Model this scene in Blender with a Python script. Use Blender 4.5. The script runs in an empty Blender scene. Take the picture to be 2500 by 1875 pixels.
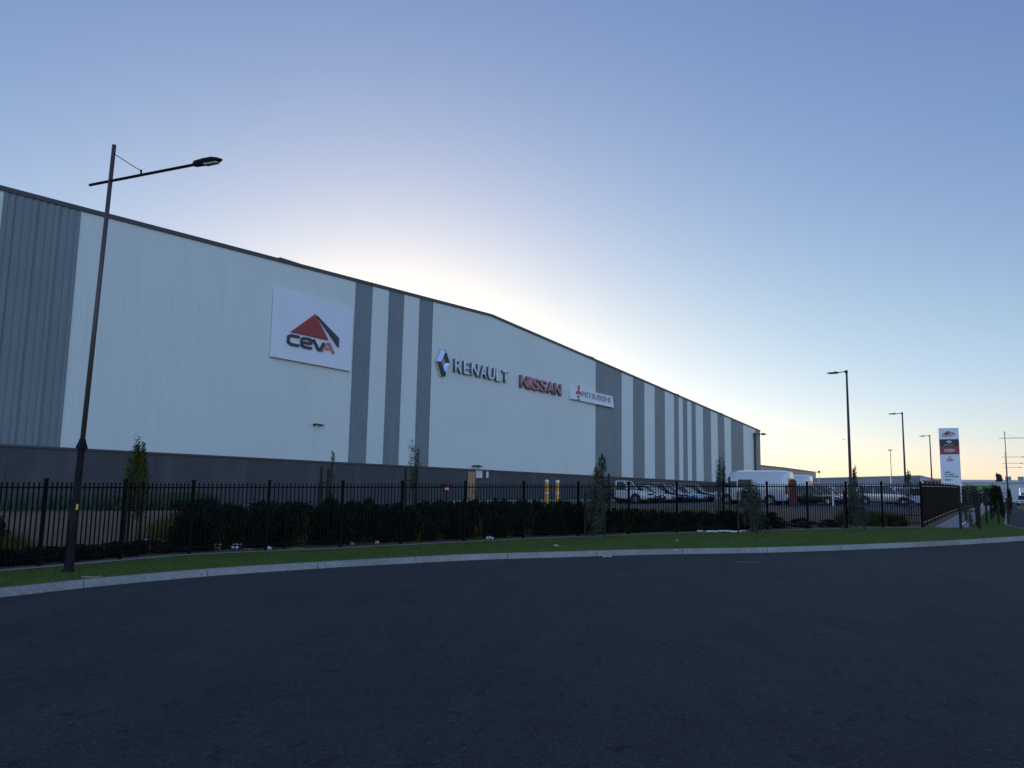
import bpy, math, random
import numpy as np
from mathutils import Vector, Matrix, geometry
C = bpy.context.scene.collection
R = math.radians
random.seed(7); rng = np.random.default_rng(7)

# ------------------------------------------------------------ camera
F, CX, CY = 1960.0, 1250.0, 937.5
PITCH, ROLL, EYE = R(7.5), R(1.03), 1.6
fwd = Vector((0, math.cos(PITCH), math.sin(PITCH)))
up0 = Vector((0, -math.sin(PITCH), math.cos(PITCH)))
rt0 = Vector((1, 0, 0))
RT = math.cos(ROLL)*rt0 + math.sin(ROLL)*up0
UP = math.cos(ROLL)*up0 - math.sin(ROLL)*rt0
EYEV = Vector((0, 0, EYE))
cam = bpy.data.objects.new('camera', bpy.data.cameras.new('camera')); C.objects.link(cam)
m = Matrix.Identity(4)
for i in range(3):
    m[i][0], m[i][1], m[i][2], m[i][3] = RT[i], UP[i], -fwd[i], EYEV[i]
cam.matrix_world = m
cam.data.sensor_width = 36; cam.data.lens = F/2500*36
cam.data.clip_start = .1; cam.data.clip_end = 9000
bpy.context.scene.camera = cam

def ray(u, v):
    return (fwd + RT*((u-CX)/F) - UP*((v-CY)/F)).normalized()
def sst(t):
    t = max(0, min(1, t)); return t*t*(3-2*t)
def road_z(x, y=0):
    x = max(-60, x)
    if x > 24: x = 24 + 8*math.tanh((x-24)/8)
    return .0215*x - .05
def on_z(u, v, z):
    d = ray(u, v); k = (z-EYE)/d.z; return EYEV + d*k
def at_y(u, v, y):
    d = ray(u, v); return EYEV + d*(y/d.y)
def on_plane(u, v, fn):
    y0 = .5
    d = ray(u, v); d = d/d.y
    y = 1.0; st = .05
    while y < 600:
        p = EYEV + d*y
        if p.z <= fn(p.x, p.y): return Vector((p.x, p.y, fn(p.x, p.y)))
        y += st; st = max(.02, y*.001)
    return EYEV + d*600
# the fence bows gently along the verge: its line from the feet of its posts
FPX = [(94, 1383), (293, 1366), (460, 1352.5), (650, 1344.5), (826, 1337), (1133, 1321.5), (1411, 1309), (1653, 1301), (1875, 1294.5), (2067, 1290), (2252, 1287)]
_f = [on_plane(u, v, road_z).to_2d() for u, v in FPX]
def _cr(p, n=14):
    out = []
    for i in range(len(p)-1):
        a, b, c, d = p[max(i-1, 0)], p[i], p[i+1], p[min(i+2, len(p)-1)]
        for k in range(n):
            t = k/n; out.append(.5*((2*b)+(c-a)*t+(2*a-5*b+4*c-d)*t*t+(3*b-a-3*c+d)*t**3))
    return out+[p[-1]]
_p = np.array([tuple(p) for p in _cr(_f)])
for _ in range(12): _p[1:-1] = (_p[:-2]+_p[1:-1]*2+_p[2:])/4
_s = np.concatenate([[0], np.cumsum(np.linalg.norm(np.diff(_p, axis=0), axis=1))]); FLEN = float(_s[-1])
_d0 = _p[1]-_p[0]; _d0 /= np.linalg.norm(_d0); _d1 = _p[-1]-_p[-6]; _d1 /= np.linalg.norm(_d1)
def fline(k):                                              # point and direction at k metres along the fence
    if k <= 0: q, d = _p[0]+_d0*k, _d0
    elif k >= FLEN: q, d = _p[-1]+_d1*(k-FLEN), _d1
    else:
        q = np.array([np.interp(k, _s, _p[:, 0]), np.interp(k, _s, _p[:, 1])])
        r = np.array([np.interp(min(k+.2, FLEN), _s, _p[:, 0]), np.interp(min(k+.2, FLEN), _s, _p[:, 1])]); w = np.array([np.interp(max(k-.2, 0), _s, _p[:, 0]), np.interp(max(k-.2, 0), _s, _p[:, 1])])
        d = r-w; d = d/np.linalg.norm(d)
    return Vector((q[0], q[1], 0)), Vector((d[0], d[1], 0))
FB = fline(FLEN)[0]; FA = fline(0)[0]
_kk = np.arange(-30, FLEN+3, .5); _kp = np.array([tuple(fline(k)[0])[:2] for k in _kk]); _kd = np.array([tuple(fline(k)[1])[:2] for k in _kk])
POSTU = [94, 293, 460, 650, 826, 980, 1133, 1277, 1411, 1530, 1653, 1766, 1875, 1978, 2067, 2160, 2252]
POSTK = []
for _u in POSTU:
    _q = on_plane(_u, float(np.interp(_u, [a[0] for a in FPX], [a[1] for a in FPX])), road_z)
    POSTK.append(float(_s[int(np.argmin((_p[:, 0]-_q.x)**2+(_p[:, 1]-_q.y)**2))]))
POSTK[0] = 0.0; POSTK[-1] = FLEN
POSTK = [-8.2, -6.15, -4.1, -2.05]+POSTK
def fsd(x, y):
    dx = x-_kp[:, 0]; dy = y-_kp[:, 1]; i = int(np.argmin(dx*dx+dy*dy)); d = _kd[i]
    return -d[1]*dx[i]+d[0]*dy[i]
SD = Vector((math.sin(R(31.6)), math.cos(R(31.6)), 0))     # street direction
SN = Vector((-SD.y, SD.x, 0))                              # to the left of the street
def sdist(x, y):
    return min(fsd(x, y), (Vector((x, y, 0))-FB).dot(SN))
def lot_z(x): return .6 + .01*max(-60, min(30, x))
def G(x, y):
    a = road_z(x); s = sdist(x, y)
    return a + (lot_z(x)-a)*sst((s-.4)/7.5)
def gp(u, v): return on_plane(u, v, G)
def fpt(k, s, z=None):                                     # k metres along the fence, s metres behind
    p, d = fline(k); p = p + Vector((-d.y, d.x, 0))*s
    p.z = G(p.x, p.y) if z is None else z
    return p

# facade frame
AZ = math.atan((2540-CX)/F)
E1 = Vector((math.sin(AZ), math.cos(AZ), 0)); NRM = Vector((math.cos(AZ), -math.sin(AZ), 0))
FBASE = .35
WO = at_y(0, 1092, 40); WO.z = FBASE
def fp(u, v, off=0.0):                                     # pixel -> (t, z above base) on the facade
    d = ray(u, v); o = WO + NRM*off
    k = (o-EYEV).dot(NRM)/d.dot(NRM); p = EYEV + d*k
    return (p-WO).dot(E1), p.z-FBASE

# ------------------------------------------------------------ mesh helpers
class MB:
    def __init__(s): s.v = []; s.f = []
    def add(s, vs, fs):
        o = len(s.v); s.v += [tuple(p) for p in vs]; s.f += [tuple(i+o for i in f) for f in fs]; return s
    def box(s, x0, x1, y0, y1, z0, z1, M=None):
        vs = [Vector((x, y, z)) for z in (z0, z1) for y in (y0, y1) for x in (x0, x1)]
        if M: vs = [M @ p for p in vs]
        return s.add(vs, [(0,2,3,1),(4,5,7,6),(0,1,5,4),(2,6,7,3),(0,4,6,2),(1,3,7,5)])
    def tube(s, pts, rad, n=8, cap=True):
        pts = [Vector(p) for p in pts]
        if not isinstance(rad, (list, tuple)): rad = [rad]*len(pts)
        vs = []; fs = []
        for i, p in enumerate(pts):
            d = (pts[min(i+1, len(pts)-1)]-pts[max(i-1, 0)]).normalized()
            a = d.orthogonal().normalized() if abs(d.z) < .95 else Vector((1, 0, 0))
            a = (a - d*a.dot(d)).normalized(); b = d.cross(a)
            for k in range(n):
                t = 2*math.pi*k/n; vs.append(p + (a*math.cos(t)+b*math.sin(t))*rad[i])
        for i in range(len(pts)-1):
            for k in range(n):
                fs.append((i*n+k, i*n+(k+1) % n, (i+1)*n+(k+1) % n, (i+1)*n+k))
        if cap: fs += [tuple(range(n-1, -1, -1)), tuple(range((len(pts)-1)*n, len(pts)*n))]
        return s.add(vs, fs)
    def prism(s, poly, fn):      # poly of 2-D points, fn(a, b, k) -> 3-D, k = 0 front 1 back
        n = len(poly)
        vs = [fn(a, b, 0) for a, b in poly] + [fn(a, b, 1) for a, b in poly]
        return s.add(vs, [tuple(range(n)), tuple(range(2*n-1, n-1, -1))] + [(i, i+n, (i+1) % n+n, (i+1) % n) for i in range(n)])
    def loft(s, rings, close=True, cap=True):
        n = len(rings[0]); vs = [p for r in rings for p in r]; fs = []
        for i in range(len(rings)-1):
            for k in range(n if close else n-1):
                fs.append((i*n+k, i*n+(k+1) % n, (i+1)*n+(k+1) % n, (i+1)*n+k))
        if cap: fs += [tuple(range(n-1, -1, -1)), tuple(range((len(rings)-1)*n, len(rings)*n))]
        return s.add(vs, fs)
    def build(s, name, mat, parent=None, smooth=False, bevel=0, loc=None):
        me = bpy.data.meshes.new(name); me.from_pydata(s.v, [], s.f); me.validate()
        import bmesh
        bm = bmesh.new(); bm.from_mesh(me); bmesh.ops.recalc_face_normals(bm, faces=bm.faces)
        bm.to_mesh(me); bm.free()
        me.materials.append(mat)
        if smooth: me.shade_smooth()
        o = bpy.data.objects.new(name, me); C.objects.link(o)
        if parent is not None: o.parent = parent
        if loc is not None: o.location = loc
        if bevel:
            b = o.modifiers.new('bevel', 'BEVEL'); b.width = bevel; b.segments = 2; b.limit_method = 'ANGLE'; b.angle_limit = R(35)
        return o
def tag(o, label, cat, group=None, kind=None):
    if label: o['label'] = label
    if cat: o['category'] = cat
    if group: o['group'] = group
    if kind: o['kind'] = kind
    return o
def thing(name, label, cat, loc=(0, 0, 0), rz=0, group=None):
    o = bpy.data.objects.new(name, None); C.objects.link(o)
    o.location = loc; o.rotation_euler = (0, 0, rz); o.empty_display_size = .3
    return tag(o, label, cat, group)
def struct(o): o['kind'] = 'structure'; return o
def copy_tree(o, parent=None):
    c = o.copy(); C.objects.link(c); c.parent = parent
    for ch in [k for k in bpy.data.objects if k.parent == o]: copy_tree(ch, c)
    return c
def dup(o, loc, rz=0, scale=None, label=None):
    c = copy_tree(o); c.location = loc; c.rotation_euler = (0, 0, rz)
    if scale: c.scale = scale if isinstance(scale, tuple) else (scale,)*3
    if label: c['label'] = label
    return c
def sheet(name, poly, off, res, mat, zf=None, jitter=0):
    zf = zf or G
    poly = [Vector((p[0], p[1])) for p in poly]
    fine = []
    for i, p in enumerate(poly):
        q = poly[(i+1) % len(poly)]; n = max(1, int((q-p).length/res))
        fine += [p.lerp(q, k/n) for k in range(n)]
    xs = [p.x for p in fine]; ys = [p.y for p in fine]
    vs = list(fine); n = len(fine)
    X = min(xs)+res/2
    while X < max(xs):
        Y = min(ys)+res/2
        while Y < max(ys):
            c = False; j = n-1
            for i in range(n):
                if (fine[i].y > Y) != (fine[j].y > Y) and X < (fine[j].x-fine[i].x)*(Y-fine[i].y)/(fine[j].y-fine[i].y)+fine[i].x: c = not c
                j = i
            if c: vs.append(Vector((X, Y)))
            Y += res
        X += res
    ov, oe, of, *_ = geometry.delaunay_2d_cdt(vs, [], [list(range(n))], 1, 1e-4)
    me = bpy.data.meshes.new(name)
    me.from_pydata([(p.x, p.y, zf(p.x, p.y)+off) for p in ov], [], [tuple(f) for f in of])
    for p in me.polygons:
        if p.normal.z < 0: p.flip()
    me.shade_smooth(); me.materials.append(mat)
    o = bpy.data.objects.new(name, me); C.objects.link(o); return o

# ------------------------------------------------------------ materials
def mat(name, col, rough=.6, metal=0, noise=None, bump=None, spec=.5, emit=None, coat=0, coords='Object'):
    """noise: list of (scale, amount, colour) mixed over the base colour; bump: (scale, distance)"""
    m = bpy.data.materials.new(name); m.use_nodes = True; nt = m.node_tree; N = nt.nodes; L = nt.links
    b = N['Principled BSDF']; b.inputs['Roughness'].default_value = rough; b.inputs['Metallic'].default_value = metal
    b.inputs['Specular IOR Level'].default_value = spec; b.inputs['Coat Weight'].default_value = coat
    b.inputs['Base Color'].default_value = (*col, 1)
    tc = N.new('ShaderNodeTexCoord'); out = None
    if noise:
        for k, nz in enumerate(noise):
            sc, lo, hi, c2 = nz[:4]; st = nz[4] if len(nz) > 4 else (1, 1, 1); amt = nz[5] if len(nz) > 5 else 1
            mp = N.new('ShaderNodeMapping'); mp.inputs['Scale'].default_value = st; L.new(tc.outputs[coords], mp.inputs[0])
            t = N.new('ShaderNodeTexNoise'); t.inputs['Scale'].default_value = sc; t.inputs['Detail'].default_value = 6; L.new(mp.outputs[0], t.inputs[0])
            r = N.new('ShaderNodeMapRange'); r.inputs[1].default_value = lo; r.inputs[2].default_value = hi; r.inputs[4].default_value = amt; L.new(t.outputs[0], r.inputs[0])
            x = N.new('ShaderNodeMix'); x.data_type = 'RGBA'; L.new(r.outputs[0], x.inputs[0])
            if out is None: x.inputs[6].default_value = (*col, 1)
            else: L.new(out, x.inputs[6])
            x.inputs[7].default_value = (*c2, 1); out = x.outputs[2]
        L.new(out, b.inputs['Base Color'])
    if bump:
        t = N.new('ShaderNodeTexNoise'); t.inputs['Scale'].default_value = bump[0]; t.inputs['Detail'].default_value = 4; L.new(tc.outputs[coords], t.inputs[0])
        bp = N.new('ShaderNodeBump'); bp.inputs['Distance'].default_value = bump[1]; L.new(t.outputs[0], bp.inputs['Height']); L.new(bp.outputs[0], b.inputs['Normal'])
    return m
def ribbed(m, pitch, dist, panel=0):
    """fine vertical ribs of profiled sheet metal, by bump along the wall"""
    nt = m.node_tree; N = nt.nodes; L = nt.links; b = N['Principled BSDF']
    tc = N.new('ShaderNodeTexCoord'); sx = N.new('ShaderNodeSeparateXYZ'); L.new(tc.outputs['Object'], sx.inputs[0])
    a = N.new('ShaderNodeMath'); a.operation = 'MULTIPLY'; a.inputs[1].default_value = 2*math.pi/pitch; L.new(sx.outputs[0], a.inputs[0])
    s = N.new('ShaderNodeMath'); s.operation = 'SINE'; L.new(a.outputs[0], s.inputs[0])
    bp = N.new('ShaderNodeBump'); bp.inputs['Distance'].default_value = dist; L.new(s.outputs[0], bp.inputs['Height']); L.new(bp.outputs[0], b.inputs['Normal'])
    return m
M = {}
M['asphalt'] = mat('asphalt', (.0215, .0262, .0242), .88, 0, [(.12, .4, .65, (.040, .0455, .041), (1, .3, 1)), (1.1, .45, .62, (.0155, .0185, .0175), (1, .22, 1), .8), (.5, .45, .75, (.012, .0145, .0135), (.35, 1, 1)), (3, .42, .7, (.025, .028, .025)),
    (2.2, .52, .64, (.030, .035, .033), (1, .25, 1), .7), (7, .60, .68, (.006, .008, .008), (1, .6, 1), .9), (20, .57, .66, (.007, .009, .009), (1, 1, 1), .9), (34, .57, .68, (.085, .089, .083), (1, 1, 1), .8), (55, .54, .7, (.012, .012, .013))], (60, .012), spec=.3)
M['grass'] = mat('verge_grass', (.075, .115, .02), .9, 0, [(.35, .4, .65, (.10, .14, .022)), (3, .45, .7, (.05, .085, .016)), (14, .55, .75, (.12, .13, .035))], (30, .03), spec=.08)
M['blade'] = mat('grass_blade', (.085, .145, .024), .8, 0, [(.5, .4, .65, (.115, .165, .028)), (5, .5, .7, (.06, .10, .018)), (1.7, .6, .72, (.15, .14, .045))], spec=.08)
M['kerb'] = mat('kerb_concrete', (.28, .285, .265), .85, 0, [(1.2, .4, .7, (.21, .215, .20)), (9, .5, .7, (.32, .32, .30)), (.5, .5, .65, (.22, .215, .19)), (25, .6, .72, (.07, .07, .065))], (40, .004))
M['concrete'] = mat('path_concrete', (.30, .28, .25), .85, 0, [(1.5, .4, .7, (.22, .21, .19)), (12, .5, .7, (.34, .32, .29))], (40, .004))
M['mulch'] = mat('bark_mulch', (.22, .125, .065), .95, 0, [(1.2, .4, .7, (.17, .098, .052)), (18, .5, .7, (.28, .17, .09)), (40, .52, .7, (.045, .03, .02))], (30, .05))
M['carpark'] = mat('carpark_asphalt', (.045, .046, .05), .85, 0, [(.4, .4, .7, (.06, .06, .06)), (20, .5, .7, (.07, .07, .07))])
M['dirt'] = mat('far_ground', (.09, .09, .05), .95, 0, [(.02, .4, .6, (.06, .08, .03))])
M['pale'] = ribbed(mat('pale_cladding_paint', (.66, .725, .68), .45, 0, [(.12, .35, .7, (.63, .69, .65)), (2.2, .5, .75, (.61, .67, .63), (1, 1, .08))]), .3, .0012)
M['dark'] = mat('dark_cladding_paint', (.175, .215, .23), .45, 0, [(.3, .4, .7, (.155, .19, .205)), (2, .5, .8, (.195, .235, .25), (1, 1, .06))])
M['dado'] = mat('precast_paint', (.058, .061, .066), .8, 0, [(.5, .4, .7, (.06, .062, .066)), (.9, .5, .75, (.085, .087, .09), (1, 1, .3))], (8, .003))
M['trim'] = mat('capping_paint', (.06, .062, .07), .5)
M['roof'] = mat('roof_steel', (.3, .32, .33), .4, .3)
M['black'] = mat('black_powdercoat', (.004, .004, .0045), .8, spec=.12)
M['lampgrey'] = mat('dark_bronze_paint', (.011, .011, .011), .6, 0, [(2, .45, .7, (.02, .016, .014))], spec=.1)
M['brownfence'] = mat('dark_brown_steel', (.016, .012, .010), .8, spec=.15)
M['sunlitrail'] = mat('sunlit_tan_rail', (.26, .20, .13), .6)  # warm sunlight on the side fence rails, put into their colour
M['galv'] = mat('brown_grey_paint', (.07, .055, .05), .5, .1)
M['lens'] = mat('lamp_lens', (.6, .6, .58), .2)
M['panelwhite'] = mat('white_sign_panel', (.72, .77, .84), .25)
M['signwhite'] = mat('white_letter_face', (.75, .78, .84), .3)
M['red'] = mat('red_sign_paint', (.32, .035, .04), .4)
M['redletter'] = mat('red_letter_face', (.60, .20, .21), .35)
M['navy'] = mat('dark_letter_face', (.035, .04, .05), .4)
M['chrome'] = mat('polished_metal', (.75, .76, .78), .12, 1)
M['greyletter'] = mat('brushed_letter_face', (.32, .34, .36), .3, .7)
M['letterside'] = mat('letter_return', (.10, .11, .14), .5)
M['ply'] = mat('tan_door', (.36, .25, .12), .7, 0, [(3, .4, .7, (.30, .20, .10), (1, 1, .3))])
M['yellow'] = mat('yellow_paint', (.72, .36, .03), .5, 0, [(3, .5, .75, (.55, .28, .03))])
M['white'] = mat('white_paint', (.7, .7, .7), .4)
M['hydrant'] = mat('red_paint', (.10, .012, .013), .6)
M['glass'] = mat('car_glass', (.012, .014, .017), .05, 0, spec=.9)
M['rubber'] = mat('tyre_rubber', (.012, .012, .012), .85)
M['rim'] = mat('alloy_rim', (.35, .35, .36), .3, .8)
M['plastic'] = mat('black_plastic', (.015, .015, .016), .6)
M['headlight'] = mat('headlight_glass', (.65, .68, .7), .1)
M['taillight'] = mat('tail_lamp', (.45, .015, .012), .2)
def paint(n, c, met=0): return mat('car_paint_'+n, c, .25, met, coat=.8)
PW = paint('white', (.56, .58, .60)); PK = paint('black', (.012, .013, .016)); PB = paint('blue', (.02, .06, .28)); PS = paint('silver', (.42, .44, .46), .6)
PR = paint('red', (.30, .02, .02)); PG = paint('grey', (.14, .15, .165), .5)
M['bark'] = mat('bark', (.09, .065, .045), .9, 0, [(12, .4, .7, (.05, .035, .025))])
def leaf(n, c, c2, c3):
    m = mat(n, c, .7, 0, [(3.5, .4, .62, c2), (11, .5, .68, c3)], spec=.15)
    return m
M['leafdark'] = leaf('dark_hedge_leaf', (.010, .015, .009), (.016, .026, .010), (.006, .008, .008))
M['leafgum'] = leaf('grey_green_leaf', (.055, .075, .05), (.075, .095, .06), (.03, .045, .03))
M['leafyel'] = leaf('yellow_green_leaf', (.055, .068, .016), (.04, .052, .012), (.075, .085, .022))
M['strap'] = leaf('strap_leaf', (.065, .085, .02), (.14, .15, .03), (.022, .03, .010))
M['wallplant'] = leaf('grey_green_groundcover', (.05, .075, .05), (.065, .09, .055), (.035, .05, .035))
M['stake'] = mat('dark_stake', (.014, .012, .011), .9)
M['litter'] = mat('white_litter', (.72, .74, .78), .7)
M['litterblue'] = mat('blue_plastic', (.03, .08, .45), .4)
M['card'] = mat('cardboard', (.30, .20, .12), .85)

# ------------------------------------------------------------ world, sun
SUN_EL, SUN_AZ = R(5), R(-9)          # azimuth from +Y towards +X
EXPO = .8
w = bpy.data.worlds.new('World'); bpy.context.scene.world = w; w.use_nodes = True
nt = w.node_tree; bg = nt.nodes['Background']
sky = nt.nodes.new('ShaderNodeTexSky'); sky.sky_type = 'NISHITA'; sky.sun_disc = False
sky.sun_elevation = SUN_EL; sky.sun_rotation = SUN_AZ; sky.altitude = 0
sky.air_density = .9; sky.dust_density = .35; sky.ozone_density = 2
sp = nt.nodes.new('ShaderNodeSeparateColor'); cb = nt.nodes.new('ShaderNodeCombineColor'); nt.links.new(sky.outputs[0], sp.inputs[0])
BG = .15
for k, (g, a_) in enumerate(((.925, .245), (.92, .228), (.67, .332))):     # the photograph's softer, bluer rendering of that sky
    pw = nt.nodes.new('ShaderNodeMath'); pw.operation = 'POWER'; pw.inputs[1].default_value = g; nt.links.new(sp.outputs[k], pw.inputs[0])
    mu = nt.nodes.new('ShaderNodeMath'); mu.operation = 'MULTIPLY'; mu.inputs[1].default_value = a_/BG/2**EXPO; nt.links.new(pw.outputs[0], mu.inputs[0])
    nt.links.new(mu.outputs[0], cb.inputs[k])
# added boost: sky behind the camera brightened to lift the facade
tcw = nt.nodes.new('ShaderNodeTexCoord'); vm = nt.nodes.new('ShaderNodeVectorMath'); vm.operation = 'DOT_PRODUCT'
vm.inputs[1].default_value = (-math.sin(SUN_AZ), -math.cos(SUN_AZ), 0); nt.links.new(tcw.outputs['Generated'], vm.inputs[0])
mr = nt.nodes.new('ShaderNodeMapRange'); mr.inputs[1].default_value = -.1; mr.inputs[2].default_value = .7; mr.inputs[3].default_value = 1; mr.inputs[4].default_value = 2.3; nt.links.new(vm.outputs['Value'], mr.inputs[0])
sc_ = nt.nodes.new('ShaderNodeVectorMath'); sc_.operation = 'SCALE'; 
sxyz = nt.nodes.new('ShaderNodeSeparateXYZ'); nt.links.new(tcw.outputs['Generated'], sxyz.inputs[0])
hz = nt.nodes.new('ShaderNodeMapRange'); hz.inputs[1].default_value = 0; hz.inputs[2].default_value = .2; hz.inputs[3].default_value = 1; hz.inputs[4].default_value = 0; nt.links.new(sxyz.outputs[2], hz.inputs[0])
hm = nt.nodes.new('ShaderNodeMix'); hm.data_type = 'RGBA'; hm.blend_type = 'MULTIPLY'; hm.inputs[7].default_value = (.93, .93, 1.18, 1)   # creamier air low down
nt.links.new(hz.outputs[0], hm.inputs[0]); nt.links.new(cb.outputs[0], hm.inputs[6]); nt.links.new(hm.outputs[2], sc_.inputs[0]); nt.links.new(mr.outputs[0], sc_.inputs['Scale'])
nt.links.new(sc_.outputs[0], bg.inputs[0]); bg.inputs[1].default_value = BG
sl = bpy.data.lights.new('sun', 'SUN'); sl.energy = 2.5; sl.angle = R(.5); sl.color = (1, .86, .66)
so = bpy.data.objects.new('sun', sl); C.objects.link(so)
sdv = Vector((math.sin(SUN_AZ)*math.cos(SUN_EL), math.cos(SUN_AZ)*math.cos(SUN_EL), math.sin(SUN_EL)))
so.rotation_euler = sdv.to_track_quat('Z', 'Y').to_euler()
vs_ = bpy.context.scene.view_settings
vs_.view_transform = 'Standard'; vs_.look = 'None'; vs_.gamma = 1; vs_.exposure = EXPO

# ------------------------------------------------------------ the setting
def ground_mesh():
    a = [-3000, -1200, -500, -250, -140, -100] + list(range(-80, 121, 4)) + [150, 200, 300, 500, 1000, 3000]
    b = [-400, -150, -80, -60, -40] + list(range(-32, 161, 4)) + [180, 220, 300, 450, 800, 1500, 6000]
    vs = [(x, y, road_z(x)-.4) for y in b for x in a]; n = len(a)
    fs = [(j*n+i, j*n+i+1, (j+1)*n+i+1, (j+1)*n+i) for j in range(len(b)-1) for i in range(n-1)]
    m = MB(); m.add(vs, fs); return struct(m.build('ground', M['dirt']))
ground_mesh()
RZ = lambda x, y: road_z(x)-.13
struct(sheet('road', [(-70, -30), (150, -30), (150, 20), (185, 260), (120, 260), (20, 50), (-70, 8)], 0, 2.0, M['asphalt'], RZ))

KPX = [(0, 1459), (250, 1431), (500, 1408), (737, 1391), (973, 1377), (1170, 1367), (1350, 1361.5), (1531, 1356), (1697, 1352.5), (1850, 1350), (2030, 1344.5), (2200, 1337.5), (2350, 1330), (2500, 1320)]
kp = [on_plane(u, v, RZ).to_2d() for u, v in KPX]
d0 = (kp[0]-kp[1]).normalized()
kp = [kp[0]+d0*26, kp[0]+d0*13+Vector((0, .3)), kp[0]+d0*5] + kp
st = [on_plane(u, v, RZ).to_2d() for u, v in [(2508, 1262), (2497, 1247)]]
last = kp[-1]
nose = [last+Vector((1.6, 1.2)), last+Vector((2.9, 3.2)), last+Vector((3.9, 6.2)), last+Vector((5.3, 9.4))]
s0 = nose[-1]
far = [s0+SD.to_2d()*k for k in (4, 10, 20, 40, 80, 140, 210)]
kp = kp + nose + far
def catmull(p, n=8):
    out = []
    for i in range(len(p)-1):
        a, b, c, d = p[max(i-1, 0)], p[i], p[i+1], p[min(i+2, len(p)-1)]
        for k in range(n):
            t = k/n; out.append(.5*((2*b)+(c-a)*t+(2*a-5*b+4*c-d)*t*t+(3*b-a-3*c+d)*t**3))
    return out+[p[-1]]
kc = catmull(kp)
ks = [kc[0]]                                  # resample every 0.25 m
for p in kc[1:]:
    while (p-ks[-1]).length > .25 and len(ks) < 1500: ks.append(ks[-1]+(p-ks[-1]).normalized()*.25)
def knorm(i):
    d = (ks[min(i+4, len(ks)-1)]-ks[max(i-4, 0)]).normalized(); return Vector((-d.y, d.x))
m = MB(); seg = 0; i = 0
SEG = 10
while i < len(ks)-2:
    j = min(i+SEG, len(ks)-1); idx = list(range(i, j+1, 1 if i < 260 else 5))
    if idx[-1] != j: idx.append(j)
    rings = []
    for a, q in enumerate(idx):
        p = ks[q].copy(); n = knorm(q)
        if a == 0: p += (ks[q+1]-ks[q]).normalized()*.008
        if a == len(idx)-1: p -= (ks[q]-ks[q-1]).normalized()*.008
        z = road_z(p.x)
        rings.append([Vector((*(p+n*o), z+h)) for o, h in ((0, -.30), (0, -.115), (.03, -.03), (.05, .004), (.17, .012), (.18, -.3))])
    m.loft(rings); i = j
struct(m.build('kerb', M['kerb']))
kback = [(ks[q]+knorm(q)*.175) for q in range(0, len(ks), 2)]
# near verge, the corner and the strip beside the street: grass
SD2, SN2 = SD.to_2d(), SN.to_2d()
pathin = -.45; pathout = -1.75                # footpath offsets from the return line (to the right)
edge_in = [fpt(k, -.42).to_2d() for k in [-26, -12]+[q*1.5 for q in range(int(FLEN/1.5))]+[FLEN-.2]]
P0 = (FB.to_2d()+SN2*pathin+SD2*-.1); P1 = (FB.to_2d()+SN2*pathout+SD2*.2)
PE = FB.to_2d()+SN2*pathout+SD2*215
verge_poly = list(kback) + [PE, P1+SD2*60, P1+SD2*30, P1+SD2*10, P1, P0] + edge_in[::-1]
verge = struct(sheet('verge', verge_poly, 0, .9, M['grass'], lambda x, y: road_z(x)))
struct(sheet('footpath', [P0, P1, PE, PE+SN2*(pathin-pathout), P0+SD2*40], -.006, 1.2, M['concrete'], lambda x, y: road_z(x)))
FK = [-26, -12]+[q*1.5 for q in range(int(FLEN/1.5))]+[FLEN-.2]
struct(sheet('edging_strip', [fpt(k, -.42).to_2d() for k in FK]+[fpt(k, -.06).to_2d() for k in FK[::-1]], .008, 1.0, M['concrete']))
# return line strips (street side)
struct(sheet('side_bed', [FB.to_2d()+SN2*pathin+SD2*-.1, FB.to_2d()+SN2*.0, FB.to_2d()+SD2*210, FB.to_2d()+SN2*pathin+SD2*210], -.012, 1.5, M['mulch']))
BED = 11.0
far_edge = [FB.to_2d()+SD2*15, fpt(FLEN-6, 19).to_2d(), fpt(FLEN-12, 15).to_2d(), fpt(FLEN*.5, BED).to_2d(), fpt(5, 15).to_2d(), fpt(-26, 17).to_2d()]
bed_poly = [fpt(k, -.06).to_2d() for k in FK]+far_edge
struct(sheet('garden_bed', bed_poly, 0, .7, M['mulch']))
def lotf(x, y): return lot_z(x)
lot_poly = far_edge[::-1]+[FB.to_2d()+SD2*210, Vector((60, 260)), Vector((-80, 120)), Vector((-80, 20))]
struct(sheet('car_park', lot_poly, -.004, 4.0, M['carpark']))
# pale kerb along the foot of the warehouse
m = MB()
def kpos(t): p = WO+E1*t+NRM*(1.2+max(0, t)*.11); return Vector((p.x, p.y, G(p.x, p.y)))
for q in range(32):
    t = 31+q*2.4; p, r = kpos(t), kpos(t+2.37); d = (r-p).normalized(); nn = Vector((-d.y, d.x, 0))
    m.loft([[c+nn*o+Vector((0, 0, h)) for o, h in ((.12, -.2), (.12, .13), (-.1, .13), (-.14, -.2))] for c in (p, r)])
struct(m.build('wall_kerb', M['kerb']))
# dashed mark on the road
a = on_plane(1795, 1372.5, RZ); b = on_plane(1852, 1373.5, RZ); d = (b-a).normalized(); nn = Vector((-d.y, d.x, 0))
m = MB(); m.add([a-nn*.1+Vector((0, 0, .006)), b-nn*.1+Vector((0, 0, .006)), b+nn*.08+Vector((0, 0, .006)), a+nn*.08+Vector((0, 0, .006))], [(0, 1, 2, 3)])
struct(m.build('road_marking', mat('worn_line_paint', (.25, .25, .24), .8, 0, [(14, .4, .6, (.06, .06, .06))])))

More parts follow.
